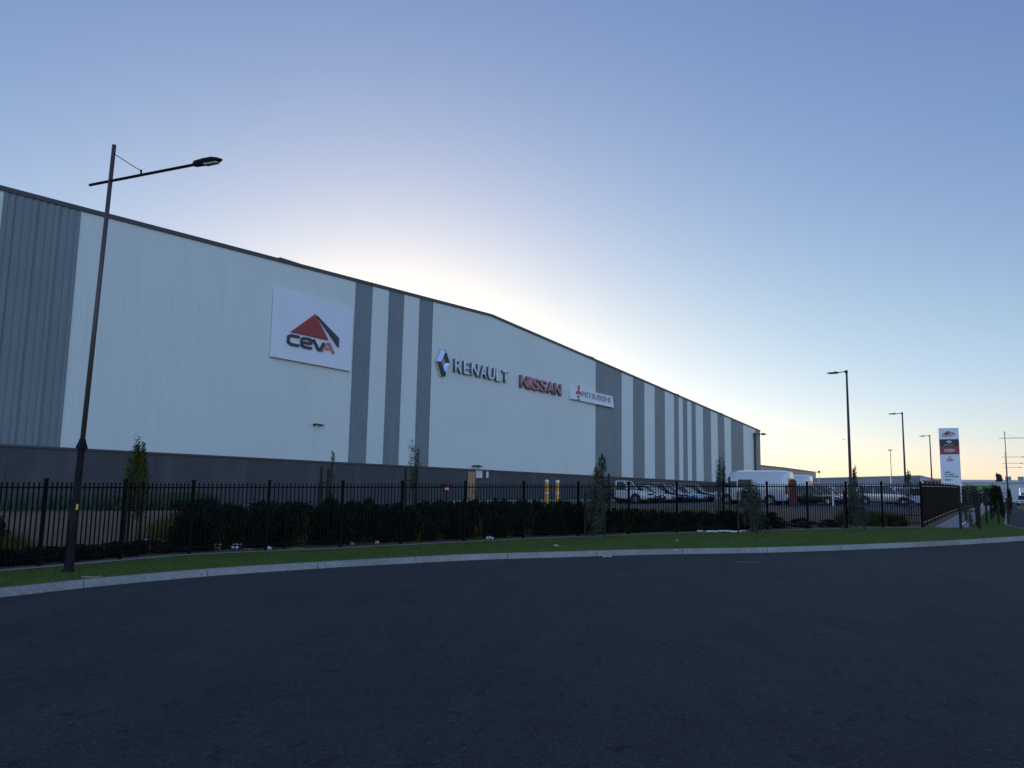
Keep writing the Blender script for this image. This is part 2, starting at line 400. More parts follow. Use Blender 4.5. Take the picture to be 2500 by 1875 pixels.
# grass blades on the verge
def blades(name, pts, hgt, wid, material, lean=.5, quad=False):
    n = len(pts); pts = np.array(pts)
    az = rng.uniform(0, 2*np.pi, n); h = hgt*rng.uniform(.5, 1.15, n); ln = rng.uniform(0, lean, n); wz = wid*rng.uniform(.7, 1.3, n)
    la = rng.uniform(0, 2*np.pi, n)
    V = np.zeros((n, 3, 3))
    V[:, 0, 0] = pts[:, 0]-np.cos(az)*wz; V[:, 0, 1] = pts[:, 1]-np.sin(az)*wz; V[:, 0, 2] = pts[:, 2]-.01
    V[:, 1, 0] = pts[:, 0]+np.cos(az)*wz; V[:, 1, 1] = pts[:, 1]+np.sin(az)*wz; V[:, 1, 2] = pts[:, 2]-.01
    V[:, 2, 0] = pts[:, 0]+np.cos(la)*ln*h; V[:, 2, 1] = pts[:, 1]+np.sin(la)*ln*h; V[:, 2, 2] = pts[:, 2]+h
    return tris(name, V.reshape(-1, 3), 3, material)
def tris(name, V, k, material, parent=None):
    me = bpy.data.meshes.new(name); nv = len(V); nf = nv//k
    me.vertices.add(nv); me.vertices.foreach_set('co', np.asarray(V, dtype=np.float32).ravel())
    me.loops.add(nv); me.loops.foreach_set('vertex_index', np.arange(nv, dtype=np.int32))
    me.polygons.add(nf); me.polygons.foreach_set('loop_start', np.arange(0, nv, k, dtype=np.int32))
    me.update(); me.validate(); me.materials.append(material)
    o = bpy.data.objects.new(name, me); C.objects.link(o)
    if parent is not None: o.parent = parent
    return o
def inpoly(pl, X, Y):
    c = np.zeros(len(X), bool); j = len(pl)-1
    for i in range(len(pl)):
        xi, yi, xj, yj = pl[i][0], pl[i][1], pl[j][0], pl[j][1]
        if yi != yj:
            t = ((yi > Y) != (yj > Y)) & (X < (xj-xi)*(Y-yi)/(yj-yi)+xi); c ^= t
        j = i
    return c
N0 = 420000
X = rng.uniform(-16, 40, N0); Y = rng.uniform(10, 60, N0)
ok = inpoly([(p[0], p[1]) for p in verge_poly], X, Y) & (np.abs(X) < Y*.75+2)
X, Y = X[ok], Y[ok]
keep = rng.uniform(0, 1, len(X)) < np.clip(1.2-Y/55, .2, 1)
X, Y = X[keep], Y[keep]
# bare mulch rings round the verge saplings
VT = [(1452, 1311), (1832, 1299), (2088, 1291), (2362, 1290)]
for u, v in VT:
    p = on_plane(u, v, lambda x, y: road_z(x)); q = ((X-p.x)**2+(Y-p.y)**2) > .55**2*(1+.5*np.sin(7*np.arctan2(Y-p.y, X-p.x)))
    X, Y = X[q], Y[q]
Z = np.array([road_z(x) for x in X])
print('blades', len(X))
tag(blades('verge_grass', np.stack([X, Y, Z], 1), .05, .008, M['blade'], .9), 'short green lawn covering the roadside verge', 'grass', None, 'stuff')
for u, v in VT:
    p = on_plane(u, v, lambda x, y: road_z(x)); mm = MB(); pts = [Vector((0, 0, .045))]
    for k in range(20):
        r = .5*(1+.2*math.sin(k*2.3)+.1*random.random()); pts.append(Vector((r*math.cos(k*math.pi/10), r*math.sin(k*math.pi/10), -.01+.025*r*math.cos(k*math.pi/10))))
    mm.add(pts, [(0, k+1, (k+1) % 20+1) for k in range(20)])
    o = struct(mm.build('mulch_ring', M['mulch'])); o.location = p

# ------------------------------------------------------------ warehouse
RZW = math.pi/2-AZ
W = thing('warehouse', 'long warehouse clad in pale and dark grey vertical bands over a charcoal base', 'warehouse', (WO.x, WO.y, FBASE), RZW)
T0, T1, RIDGE, DH = -32.0, 130.0, 42.3, 3.0
def top(t): return 17.86-(.0425*(RIDGE-t) if t < RIDGE else .0556*(t-RIDGE))
def tt(u, v=1150): return fp(u, v)[0]
DEPTH = 90
m = MB()
prof = [(T0, top(T0)-.25), (RIDGE, top(RIDGE)-.25), (T1, top(T1)-.25)]
m.prism([(T0, DH-.1), (T1, DH-.1), (T1, prof[2][1]), (RIDGE, prof[1][1]), (T0, prof[0][1])], lambda a, b, k: Vector((a, .12 if k == 0 else DEPTH, b)))
m.build('wall', M['pale'], W)
m = MB(); JT = [T0+k*8.1 for k in range(21)]
for a, b in zip(JT, JT[1:]): m.box(a, min(b-.02, T1), 0, .3, -.8, DH-.06)
m.box(T0, T1, .03, .35, -.8, DH-.1); m.box(T1-.3, T1+.0, .36, DEPTH, -.8, DH-.1)
m.build('dado_wall', M['dado'], W)
m = MB(); m.box(T0, T1+.03, -.07, .1, DH-.06, DH+.05); m.build('dado_flashing', M['trim'], W)
m = MB(); e = .02
m.prism([(T0, top(T0)-.22), (RIDGE, top(RIDGE)-.22), (T1+.1, top(T1)-.22), (T1+.1, top(T1)+.02), (RIDGE, top(RIDGE)+.02), (T0, top(T0)+.02)], lambda a, b, k: Vector((a, -.1 if k == 0 else .5, b)))
for s_ in (17.5, 62.5, 89, 108): m.box(s_-.9, s_+.9, -.115, .4, top(s_)-.12, top(s_)+.06)
m.build('roof_capping', M['trim'], W)
m = MB(); m.prism([(T0, top(T0)-.2), (RIDGE, top(RIDGE)-.2), (T1, top(T1)-.2), (T1, top(T1)-.05), (RIDGE, top(RIDGE)-.05), (T0, top(T0)-.05)], lambda a, b, k: Vector((a, .52 if k == 0 else DEPTH+.3, b)))
m.build('roof', M['roof'], W)
def cladding(t0, t1, name, material, pitch=.25, dep=.035, off=0):
    m = MB(); xs = []; t = t0; k = 0
    while t < t1-.01:
        for a, y in ((0, 0), (.52, 0), (.62, dep), (.9, dep)):
            q = t+a*pitch
            if q < t1: xs.append((q, y))
        t += pitch
    xs.append((t1, 0)); xs = [(t0, .12)]+xs+[(t1, .12)]
    z0 = DH+.03
    m.add([(x, y-off, z0) for x, y in xs]+[(x, y-off, top(x)-.2) for x, y in xs], [(i, i+1, i+1+len(xs), i+len(xs)) for i in range(len(xs)-1)])
    return m.build(name, material, W)
stripes = []
s1a = fp(10, 470)[0]; s1b = fp(145.5, 1090)[0]
bounds = [(s1a, s1b), (tt(849.5, 1128), tt(892, 1131)), (tt(934, 1134), tt(971.5, 1136)), (tt(1011, 1137), tt(1044.3, 1139))]
for a, b in ((1453.5, 1517), (1546, 1573.3), (1599.3, 1623.8), (1646.8, 1657.9), (1668.7, 1678.9), (1689.7, 1699.7), (1718, 1736.8), (1754, 1769.8), (1786.3, 1816)):
    bounds.append((tt(a), tt(b)))
bounds.append((tt(1845.5), T1)); print('bounds', bounds)
prev = T0
for k, (a, b) in enumerate(bounds):
    if a > prev+.1: cladding(prev+.004, a-.004, 'pale_cladding', M['pale'], .30, .003, .0)
    cladding(a, b, 'dark_cladding', M['dark'], .30 if k else .38, .045, .035); prev = b
# joints of the broad left band
m = MB(); t = s1a+.55
while t < s1b-.3: m.box(t-.012, t+.012, -.045, -.03, DH+.04, top(t)-.3); t += 1.12
m.build('panel_joint', M['trim'], W)
# door in the base wall, downpipe, floodlights, notices
def wall_rect(m, u0, v0, u1, v1, y0, y1):
    a = fp(u0, v0); b = fp(u1, v1); m.box(a[0], b[0], -y1, -y0, min(a[1], b[1]), max(a[1], b[1])); return a, b
m = MB(); a = fp(1142, 1151); b = fp(1158, 1222); m.box(a[0], b[0], -.03, -.003, .05, a[1]); dr = m.build('door', M['ply'], W)
m2 = MB(); m2.box(b[0]-.25, b[0]-.1, -.08, -.032, 1.0, 1.06); m2.build('handle', M['black'], dr)
m2 = MB(); m2.box(a[0]-.08, a[0]-.01, -.05, -.003, .05, a[1]+.08); m2.box(b[0]+.01, b[0]+.08, -.05, -.003, .05, a[1]+.08); m2.box(a[0]-.01, b[0]+.01, -.05, -.003, a[1]+.01, a[1]+.08); m2.build('frame', M['trim'], dr)
m = MB(); tp = tt(1842, 1150)
m.tube([(tp, -.2, 0), (tp, -.2, top(tp)-1.6)], .22, 8); m.box(tp-.45, tp+.45, -.5, -.05, top(tp)-1.7, top(tp)-1.0); m.build('downpipe', M['galv'], W)
def flood(u, v, sc, label, wide=1.0):
    a = fp(u, v); o = thing('floodlight', label, 'floodlight', WO*1, RZW); 
    o.location = W.matrix_basis @ Vector((0, 0, 0))
    o.location = Vector((WO.x, WO.y, FBASE)) + E1*a[0] + Vector((0, 0, a[1])); o.scale = (sc,)*3
    m = MB(); m.box(-.1, .1, -.06, 0, -.08, .08); m.tube([(0, -.05, 0), (0, -.35, .05)], .03, 6); m.build('bracket', M['black'], o)
    m = MB(); m.box(-.30, .30, -.55, -.3, -.0, .09); m.build('lamp_head', M['black'], o, bevel=.02)
    m = MB(); m.box(-.26, .26, -.52, -.33, -.012, -.002); m.build('lens', M['lens'], o)
    m = MB(); m.box(.36, .75*wide, -.42, -.1, -.05, .06); m.build('sensor_box', M['galv'], o)
    return o
flood(767, 1037.5, .85, 'black floodlight on the pale wall below the square white sign')
flood(1155, 1138.5, 1.1, 'small black floodlight just above the dark base over the tan door')
f3 = flood(1852, 1060, 2.2, 'pale floodlight at the top of the far corner of the warehouse', .9)
for ch in f3.children:
    if ch.name.startswith('lamp_head'): ch.data.materials[0] = M['white']
def wpt(t, off, z): return Vector((WO.x, WO.y, FBASE)) + E1*t + NRM*off + Vector((0, 0, z))
def wall_thing(name, label, cat, u, v, off=0):
    a = fp(u, v); return thing(name, label, cat, wpt(a[0], off, a[1]), RZW), a
o, a = wall_thing('notice_board', 'small white notice on the charcoal base wall right of the tan door', 'notice', 1161.5, 1166)
b = fp(1177, 1155); m = MB(); m.box(0, b[0]-a[0], -.03, -.006, 0, b[1]-a[1]+.25); m.build('board', M['white'], o)
m = MB()
for k in range(5): m.box(.12, (b[0]-a[0])*(.85 if k % 2 else .7), -.034, -.0305, .2+k*.17, .25+k*.17)
m.build('lettering', M['redletter'], o)
o, a = wall_thing('wall_plate', 'narrow upright white plate on the charcoal base wall', 'notice', 1187, 1166.5)
b = fp(1192, 1151); m = MB(); m.box(0, b[0]-a[0], -.03, -.006, 0, b[1]-a[1]); m.build('board', M['white'], o, bevel=.004)

# ------------------------------------------------------------ wall signs
def text_mb(txt, w, h, d, bold=0.0, space=1.0):
    cu = bpy.data.curves.new('t', 'FONT'); cu.body = txt; cu.offset = bold; cu.space_character = space; cu.resolution_u = 3; cu.fill_mode = 'FRONT'
    ob = bpy.data.objects.new('t', cu); me = ob.to_mesh(); me = me.copy(); 
    co = np.array([v.co[:] for v in me.vertices]); lo, hi = co.min(0), co.max(0)
    import bmesh
    bm = bmesh.new(); bm.from_mesh(me)
    bmesh.ops.remove_doubles(bm, verts=bm.verts, dist=1e-4)
    for v in bm.verts: v.co = ((v.co.x-lo[0])/(hi[0]-lo[0])*w, 0, (v.co.y-lo[1])/(hi[1]-lo[1])*h)
    r = bmesh.ops.extrude_face_region(bm, geom=bm.faces[:])
    for v in [g for g in r['geom'] if isinstance(g, bmesh.types.BMVert)]: v.co.y = -d
    bmesh.ops.recalc_face_normals(bm, faces=bm.faces)
    bm.to_mesh(me); bm.free(); bpy.data.objects.remove(ob); bpy.data.curves.remove(cu)
    return me
def text_obj(name, txt, w, h, d, material, parent, loc, bold=0.0, side=None, space=1.0):
    me = text_mb(txt, w, h, d, bold, space); me.name = name; me.materials.append(material)
    if side:
        me.materials.append(side)
        for p in me.polygons:
            if abs(p.normal.y) < .5: p.material_index = 1
    o = bpy.data.objects.new(name, me); C.objects.link(o); o.parent = parent; o.location = loc; return o
def strokes(m, pls, w, d, fn):
    """fn(a,b) -> local (x,z); w = half stroke width"""
    for pl in pls:
        P = [Vector(fn(*p)) for p in pl]
        for a, b in zip(P, P[1:]):
            e = (b-a).normalized(); n = Vector((-e.y, e.x))*w
            m.prism([tuple(a-n), tuple(b-n), tuple(b+n), tuple(a+n)], lambda x, z, k: Vector((x, -d if k == 0 else -.002, z)))
        for i_, a in enumerate(P):
            m.prism([(a.x+w*math.cos(q*math.pi/5), a.y+w*math.sin(q*math.pi/5)) for q in range(10)], lambda x, z, k: Vector((x, -d*1.003-.001*(i_ % 3) if k == 0 else -.0015, z)))
CEVA = {'dark': [[(.21, 1), (.05, 1), (.0, .82), (.0, .18), (.05, 0), (.21, 0)],
                 [(.33, .50), (.47, .50), (.49, .58), (.49, .88), (.45, 1), (.33, 1), (.28, .85), (.28, .18), (.33, 0), (.49, 0)],
                 [(.545, 1), (.655, 0), (.70, 0), (.765, .85)]],
        'red': [[(.745, 0), (.86, 1), (.90, 1), (1.0, 0)], [(.86, .34), (.885, .34)]]}
def ceva_logo(o, x0, x1, z0, hz, d, tri, off, names=('triangle', 'swoosh', 'lettering')):
    """x0..x1 word extent, z0 baseline, hz letter height; tri: apex x, apex z, left, right, base z"""
    ax, az, lx, rx, bz = tri
    P = lambda pts, dd: MB().prism(pts, lambda x, z, k: Vector((x, -off-(dd if k == 0 else .001), z)))
    P([(lx, bz), (rx, bz), (ax, az)], d).build(names[0], M['red'], o)
    W_ = x1-x0
    P([(ax+.035*W_, az-.02*W_), (ax+.06*W_, az-.03*W_), (x1+.115*W_, bz+.075*W_), (x1+.115*W_, bz-.09*W_)], d).build(names[1], M['navy'], o)
    f = lambda a, b: (x0+a*W_, z0+b*hz)
    for key, mt in (('dark', M['navy']), ('red', M['redletter'])):
        m = MB(); strokes(m, CEVA[key], W_*.022, d, f); ob = m.build(names[2], mt, o); ob.location.y = -off
sA = fp(657.1, 871.2)
S = thing('company_sign', 'square white wall sign with a red triangle above the word CEVA', 'sign', wpt(sA[0], .04, 9.855), RZW)
m = MB(); m.box(0, 7.46, -.22, 0, 0, 4.72); m.build('panel', M['panelwhite'], S, bevel=.01)
def sl_(x, y):    # zoomed crop pixel -> sign-local
    t, z = fp(600+x/4.147, 680+y/4.147, .3); return t-sA[0], z-9.855
c1 = sl_(415, 675); c2 = sl_(893, 765); c0 = sl_(425, 558); tp_ = sl_(702, 362); tl = sl_(452, 543); tr = sl_(832, 622)
print('logo', c1, c2, c0, tp_, tl, tr)
ceva_logo(S, c1[0]+.1, c2[0]-.1, (c1[1]+c2[1])/2+.1, c0[1]-c1[1]-.2, .12, (tp_[0], tp_[1], tl[0], tr[0], (tl[1]+tr[1])/2), .22)
def zb(x, y, off=.25):
    return fp(1020+x/4.096, 820+y/4.096, off)
# diamond emblem + word
a, b = zb(190, 265), zb(328, 265); tpt = zb(255, 128); bt = zb(250, 403)
cxl = (a[0]+b[0])/2; hw = (b[0]-a[0])/2; cz = (tpt[1]+bt[1])/2; hh = (tpt[1]-bt[1])/2
print('emblem', hw, hh)
E = thing('diamond_emblem', 'tall polished metal diamond emblem mounted left of the word RENAULT', 'emblem', wpt(cxl, .05, cz), RZW)
m = MB()
h_ = hh; w_ = hw
def ringp(sx, sz, y): return [Vector((x*sx, y, z*sz)) for x, z in ((0, 0),)]
tipw = .30
outer = [(-tipw*w_, h_), (tipw*w_, h_), (w_, .0), (tipw*w_, -h_), (-tipw*w_, -h_), (-w_, .0)]
mid = [(-.10*w_, .72*h_), (.10*w_, .72*h_), (.62*w_, 0), (.10*w_, -.72*h_), (-.10*w_, -.72*h_), (-.62*w_, 0)]
inner = [(-.02*w_, .42*h_), (.02*w_, .42*h_), (.24*w_, 0), (.02*w_, -.42*h_), (-.02*w_, -.42*h_), (-.24*w_, 0)]
rings = [[Vector((x, 0, z)) for x, z in outer], [Vector((x, -.18, z)) for x, z in outer], [Vector((x, -.42, z)) for x, z in mid], [Vector((x, -.18, z)) for x, z in inner], [Vector((x, 0, z)) for x, z in inner]]
m.loft(rings, cap=False); m.build('diamond_ring', M['chrome'], E)
a, b = zb(370, 228), zb(372, 360); c, d = zb(915, 375), zb(885, 468)
def place_text(name, label, txt, p00, p10, p01, d, bold, mt, side, cat='lettering', space=1.0):
    """p00 bottom-left, p10 bottom-right, p01 top-left in facade metres"""
    o = thing(name, label, cat, wpt(p00[0], .03, p00[1]), RZW)
    w_ = p10[0]-p00[0]; h_ = p01[1]-p00[1]; x = 0
    unit = []
    for chx in txt: unit.append({'I': .42, 'M': 1.18, 'N': 1.05, 'E': .86, 'L': .82, 'T': .86}.get(chx, 1.0))
    tot = sum(unit)+.16*(len(txt)-1)*space; k = w_/tot
    for chx, uu in zip(txt, unit):
        text_obj('letter', chx, uu*k, h_, d, mt, o, (x, 0, 0), bold, side); x += (uu+.16*space)*k
    print(txt, w_, h_); return o
zr = (fp(1020+370/4.096, 820+362/4.096, .25)[1]+fp(1020+885/4.096, 820+470/4.096, .25)[1])/2
tR = a[1]
place_text('wall_lettering', 'large white raised letters spelling RENAULT on the pale wall', 'RENAULT', (zb(370, 362)[0], zr), (zb(905, 375)[0], zr), (0, zr+(zb(370, 228)[1]-zb(372, 362)[1])), .25, .015, M['signwhite'], M['letterside'], space=1.1)
zn = (zb(1030, 515)[1]+zb(1437, 603)[1])/2
place_text('wall_lettering', 'large heavy red raised letters spelling NISSAN on the pale wall', 'NISSAN', (zb(1030, 515)[0], zn), (zb(1438, 590)[0], zn), (0, zn+zb(1030, 388)[1]-zb(1030, 515)[1]), .25, .022, M['redletter'], M['letterside'], space=.55)
# white box sign with three diamonds
pts = [zb(1535, 630, .3), zb(1955, 718, .3), zb(1945, 605, .3), zb(1532, 508, .3)]; print('box sign', pts)
bx0, bz0 = pts[0]; S3 = thing('box_sign', 'long white box sign with three red diamonds and the word MITSUBISHI', 'sign', wpt(bx0, .03, bz0), RZW)
bw = pts[1][0]-bx0; bh = pts[3][1]-bz0
m = MB(); m.prism([(0, 0), (bw, 0), (bw-.35, bh), (0, bh)], lambda x, z, k: Vector((x, -.35 if k == 0 else 0, z))); m.build('panel', M['panelwhite'], S3, bevel=.015)
l0 = zb(1645, 610, .4); l1 = zb(1925, 655, .4); lt = zb(1648, 552, .4)
text_obj('lettering', 'MITSUBISHI', l1[0]-l0[0], (zb(1645, 558, .4)[1]-zb(1645, 618, .4)[1]), .06, M['greyletter'], S3, (l0[0]-bx0, -.352, l0[1]-bz0), .0, M['letterside'], 1.12)
c = zb(1608, 553, .4); r_ = (zb(1612, 490, .4)[1]-c[1])
def diamonds(parent, cx, cz, r, y, d, name='three_diamond_emblem', mt=None, xs=1.0):
    m = MB()
    for q in range(3):
        an = math.pi/2+q*2*math.pi/3; ux, uz = math.cos(an), math.sin(an); px_, pz_ = -uz, ux
        P_ = [(0, 0), (.5*r*ux+.289*r*px_, .5*r*uz+.289*r*pz_), (r*ux, r*uz), (.5*r*ux-.289*r*px_, .5*r*uz-.289*r*pz_)]
        m.prism([(cx+a*xs, cz+b) for a, b in P_], lambda x, z, k: Vector((x, y-d if k == 0 else y, z)))
    return m.build(name, mt or M['redletter'], parent)
M['redbright'] = mat('bright_red_sign_paint', (.55, .04, .03), .35)
diamonds(S3, c[0]-bx0, c[1]-bz0, r_, -.352, .1, mt=M['redbright'])
text_obj('small_lettering', 'DRIVE', .85*r_, .28*r_, .02, M['navy'], S3, (c[0]-bx0-.45*r_, -.352, c[1]-bz0-1.0*r_), .02)
text_obj('small_lettering', 'YOUR', .7*r_, .28*r_, .02, M['navy'], S3, (c[0]-bx0-.36*r_, -.352, c[1]-bz0-1.42*r_), .02)

# ------------------------------------------------------------ steel picket fence
NP = 16; PL = FLEN/NP; FH = 1.86
A0 = fpt(-8.2, 0); A0.z = road_z(A0.x)
fence = thing('steel_fence', 'long black steel picket fence with spear tops between the verge and the garden bed', 'fence', A0)
def fence_local(k, s=0, z=0): p = fpt(k, s); return Vector((p.x, p.y, road_z(p.x)+z))-Vector(A0)
def spear(m, p, h0, h1, w=.0125):
    m.loft([[p+Vector((a*w, b*w, z)) for a, b in ((-1, -1), (1, -1), (1, 1), (-1, 1))] for z in (h0, h1-.05)], cap=False)
    m.loft([[p+Vector((a*q, b*q, z)) for a, b in ((-1, -1), (1, -1), (1, 1), (-1, 1))] for z, q in ((h1-.05, w), (h1-.035, w*1.6), (h1, .002))])
def picket_panel(parent, P, Q, dz, n, mt='black', rt='black'):
    """fence panel from P to Q (local, ground level)"""
    m = MB()
    for k in range(1, n+1):
        p = P.lerp(Q, k/(n+1)); spear(m, p, .08, FH+.0)
    o = m.build('picket_panel', M[mt], parent)
    for z in (.16, FH-.14):
        r = MB(); d = (Q-P).normalized(); nn = Vector((-d.y, d.x, 0)).normalized()*.018
        r.loft([[p-nn+Vector((0, 0, z)), p+nn+Vector((0, 0, z)), p+nn+Vector((0, 0, z+.036)), p-nn+Vector((0, 0, z+.036))] for p in (P, Q)])
        r.build('rail', M[rt], o)
def fence_post(parent, P, ang, h=FH+.05, mt='black'):
    m = MB(); Mx = Matrix.Translation(P) @ Matrix.Rotation(ang, 4, 'Z'); m.box(-.035, .035, -.035, .035, -.1, h, Mx); o = m.build('post', M[mt], parent)
    m = MB(); m.box(-.043, .043, -.043, .043, h+.001, h+.03, Mx); m.build('post_cap', M['black'], o)
for k0, k1 in zip(POSTK, POSTK[1:]+[None]):
    fd = fline(k0)[1]; fence_post(fence, fence_local(k0), math.atan2(fd.y, fd.x))
    if k1 is not None: picket_panel(fence, fence_local(k0+.035), fence_local(k1-.035), 0, round((k1-k0)/.118)-1)
fence2 = thing('side_fence', 'black steel picket fence turning away along the footpath beside the hedge', 'fence', (FB.x, FB.y, road_z(FB.x)))
def sf(k, z=0): p = FB+SD*k; return Vector((p.x, p.y, road_z(p.x)+z))-Vector((FB.x, FB.y, road_z(FB.x)))
SANG = math.atan2(SD.y, SD.x)
for k in range(0, 30):
    picket_panel(fence2, sf(k*2.4+.035), sf((k+1)*2.4-.035), 0, 20, 'brownfence', 'sunlitrail'); fence_post(fence2, sf((k+1)*2.4), SANG, mt='brownfence')
# concrete edging under the side fence
m = MB(); m.loft([[FB+SD*k+SN*o+Vector((0, 0, road_z((FB+SD*k).x)+h)) for o, h in ((-.62, -.1), (-.62, .05), (-.5, .05), (-.5, -.1))] for k in (0.4, 5, 10, 20, 40, 80)])
struct(m.build('path_edging', M['concrete']))

# ------------------------------------------------------------ street lamps
def street_lamp(loc, rz, label, group, Hgt, lean=(0, 0), arm=3.6, stub=.9, armh=None, armlen=None):
    """arm along local +X"""
    o = thing('street_lamp', label, 'street lamp', loc, rz, group)
    L = Vector((lean[0], lean[1], 0))
    at_ = lambda z: Vector((L.x*z/Hgt, L.y*z/Hgt, z))
    cz = Hgt*.275
    m = MB(); m.tube([at_(-.1), at_(.04), at_(.05), at_(.5), at_(cz)], [.12, .12, .098, .09, .068], 12); o1 = m.build('base_column', M['lampgrey'], o, True)
    m = MB(); m.tube([at_(cz-.02), at_(cz+.05), at_(cz+.12), at_(cz+.2)], [.115, .11, .078, .06], 12); m.build('collar', M['lampgrey'], o)
    m = MB(); m.tube([at_(cz+.15), at_(Hgt*.6), at_(Hgt)], [.052, .05, .045], 10); m.build('pole', M['galv'], o, True)
    za = armh; c = at_(za)
    m = MB(); m.tube([c+Vector((-stub, 0, 0)), c+Vector((arm, 0, 0))], .032, 8); m.build('arm', M['lampgrey'], o)
    m = MB(); tx = arm*.37; m.tube([at_(Hgt*.985)+Vector((.04, 0, -.08)), c+Vector((tx, 0, .09))], .009, 5); m.tube([c+Vector((tx, 0, .03)), c+Vector((tx, 0, .12))], .02, 6); m.build('tie_rod', M['lampgrey'], o)
    # lamp head: lofted, broad and flat, nose tapering
    rings = []
    for x, wy, z0, z1 in ((arm-.06, .045, -.03, .045), (arm-.02, .065, -.038, .07), (arm+.22, .085, -.042, .08), (arm+.45, .095, -.04, .075), (arm+.6, .075, -.03, .045), (arm+.7, .035, -.012, .01)):
        rings.append([c+Vector((x, y*wy, z)) for y, z in ((-.8, z0), (.8, z0), (1, (z0+z1)/2), (.65, z1), (-.65, z1), (-1, (z0+z1)/2))])
    m = MB(); m.loft(rings); h = m.build('lamp_head', M['lampgrey'], o)
    m = MB(); m.loft([[c+Vector((x, y*w, z)) for y, z in ((-1, -.042), (1, -.042), (.8, -.066), (-.8, -.066))] for x, w in ((arm+.27, .075), (arm+.6, .06))]); m.build('lens', M['lens'], h)
    return o
rz0 = lambda x, y: road_z(x)
b = on_plane(167, 1396, rz0)
topv = at_y(279, 354, b.y); Hn = topv.z-b.z
ar = at_y(270, 442, b.y); armh = ar.z-b.z
# arm horizontal at this height: direction from its two ends
e0, e1 = on_z(220, 452, ar.z), on_z(497, 398, ar.z)
print('lamp', Hn, armh, topv-b, e0, e1, (e1-e0).length)
dv = (e1-e0); rzl = math.atan2(dv.y, dv.x); dl = Vector((math.cos(rzl), math.sin(rzl), 0)); pl_ = Vector((ar.x, ar.y, 0))
alen = (e1-pl_).to_2d().length; slen = (e0-pl_).to_2d().length
lean = Matrix.Rotation(-rzl, 3, 'Z') @ Vector((topv.x-b.x, topv.y-b.y, 0))
L0 = street_lamp(b, rzl, 'tall dark street lamp leaning slightly right on the verge in the left foreground', 'street lamps along the road', Hn, (lean.x, lean.y), alen-.2, slen, armh)
m = MB(); p = at_y(192.5, 1218, b.y-.1)-b; p = Matrix.Rotation(-rzl, 3, 'Z') @ p
q = MB(); q.tube([Vector((lean.x*1.27/Hn, lean.y*1.27/Hn, 1.27)), Vector((lean.x*1.39/Hn, lean.y*1.39/Hn, 1.39))], [.085, .084], 24, False)
sv, sf_ = q.v, [f for f in q.f]
cdir = Matrix.Rotation(-rzl, 3, 'Z') @ Vector((.75, -.66, 0))
keepf = []
for f in sf_:
    c = sum((Vector(sv[i]) for i in f), Vector())/4 - Vector((lean.x*1.3/Hn, lean.y*1.3/Hn, 1.3))
    if c.x*cdir.x+c.y*cdir.y > .080: keepf.append(f)
m.v = sv; m.f = keepf or sf_[:1]; m.build('sticker', mat('yellow_sticker', (.7, .55, .05), .5), L0)
# the row along the side street
for u, vt, d, lab in ((2459, 1102, 100, 'nearest of the far street lamps beside the side street at the right edge'), (2457, 0, 146, 'second of the far street lamps in the row along the side street'),
                      (2458, 0, 172, 'third of the far street lamps in the row along the side street'), (2459, 0, 195, 'farthest of the far street lamps in the row along the side street')):
    p = at_y(u+4, 1225, d); p.z = G(p.x, p.y)
    street_lamp(p, R(-25), lab, 'street lamps along the road', Hn, (0, 0), alen-.2, slen, armh)

def car_park_lamp(loc, H, rz, label, sc=1.0):
    o = thing('car_park_lamp', label, 'lamp post', loc, rz, 'tall car park lamps')
    m = MB(); m.tube([(0, 0, -.05), (0, 0, .03), (0, 0, .04), (0, 0, H)], [.17, .17, .10*sc, .055*sc], 10); m.build('pole', M['galv'], o, True)
    m = MB(); m.box(-.07, .10, -.06, .06, H-.15, H+.05); m.tube([(0, 0, H-.02), (.5, 0, H-.06)], [.04, .03], 6); m.build('arm', M['lampgrey'], o)
    m = MB(); m.loft([[Vector((x, y*w, H-.07+z)) for y, z in ((-1, -a), (1, -a), (.8, a), (-.8, a))] for x, w, a in ((.48, .07, .03), (.62, .15, .05), (1.1, .16, .045), (1.28, .06, .015))]); h = m.build('lamp_head', M['lampgrey'], o)
    m = MB(); m.tube([(.72, 0, H-.03), (.72, 0, H+.06)], .035, 8); m.build('sensor', M['lampgrey'], h)
    m = MB(); m.box(.66, 1.08, -.1, .1, H-.135, H-.123); m.build('lens', M['lens'], h)
    return o
LRZ = math.atan2(.561, -.828)
for (u, v, ub, d, lab) in ((2068.5, 906, 2078, 54, 'tallest looking car park lamp, behind the fence left of the sign tower'), (2205.5, 1008, 2212, 80, 'middle of the three car park lamps with one arm pointing left'), (2271, 1063, 2277, 108, 'car park lamp standing just left of the tall sign tower')):
    p = at_y(ub, 1212, d); p.z = G(p.x, p.y); H = at_y(u, v, d).z-p.z; print('cpl', H)
    car_park_lamp(p, H, LRZ, lab, 1.15)
p = at_y(2177.5, 1200, 130); p.z = G(p.x, p.y); H = at_y(2174.6, 1100, 130).z-p.z
o = thing('light_mast', 'thin distant mast with a small crossbar on top behind the car park', 'mast', p, LRZ)
m = MB(); m.tube([(0, 0, 0), (0, 0, H)], [.1, .06], 6); m.build('pole', M['galv'], o); m = MB(); m.box(-.3, .3, -.12, .12, H, H+.14); m.build('crossbar', M['lampgrey'], o)
p = at_y(2001, 1200, 170); p.z = G(p.x, p.y); H = at_y(2001, 1151, 170).z-p.z
o = thing('antenna_mast', 'very thin far mast with a dark ball on top above the grey shed roof', 'mast', p)
m = MB(); m.tube([(0, 0, 0), (0, 0, H-.2)], .05, 5); m.build('pole', M['galv'], o); m = MB(); m.tube([(0, 0, H-.35), (0, 0, H-.2), (0, 0, H), (0, 0, H+.15)], [.1, .3, .3, .1], 8); m.build('head', M['black'], o)

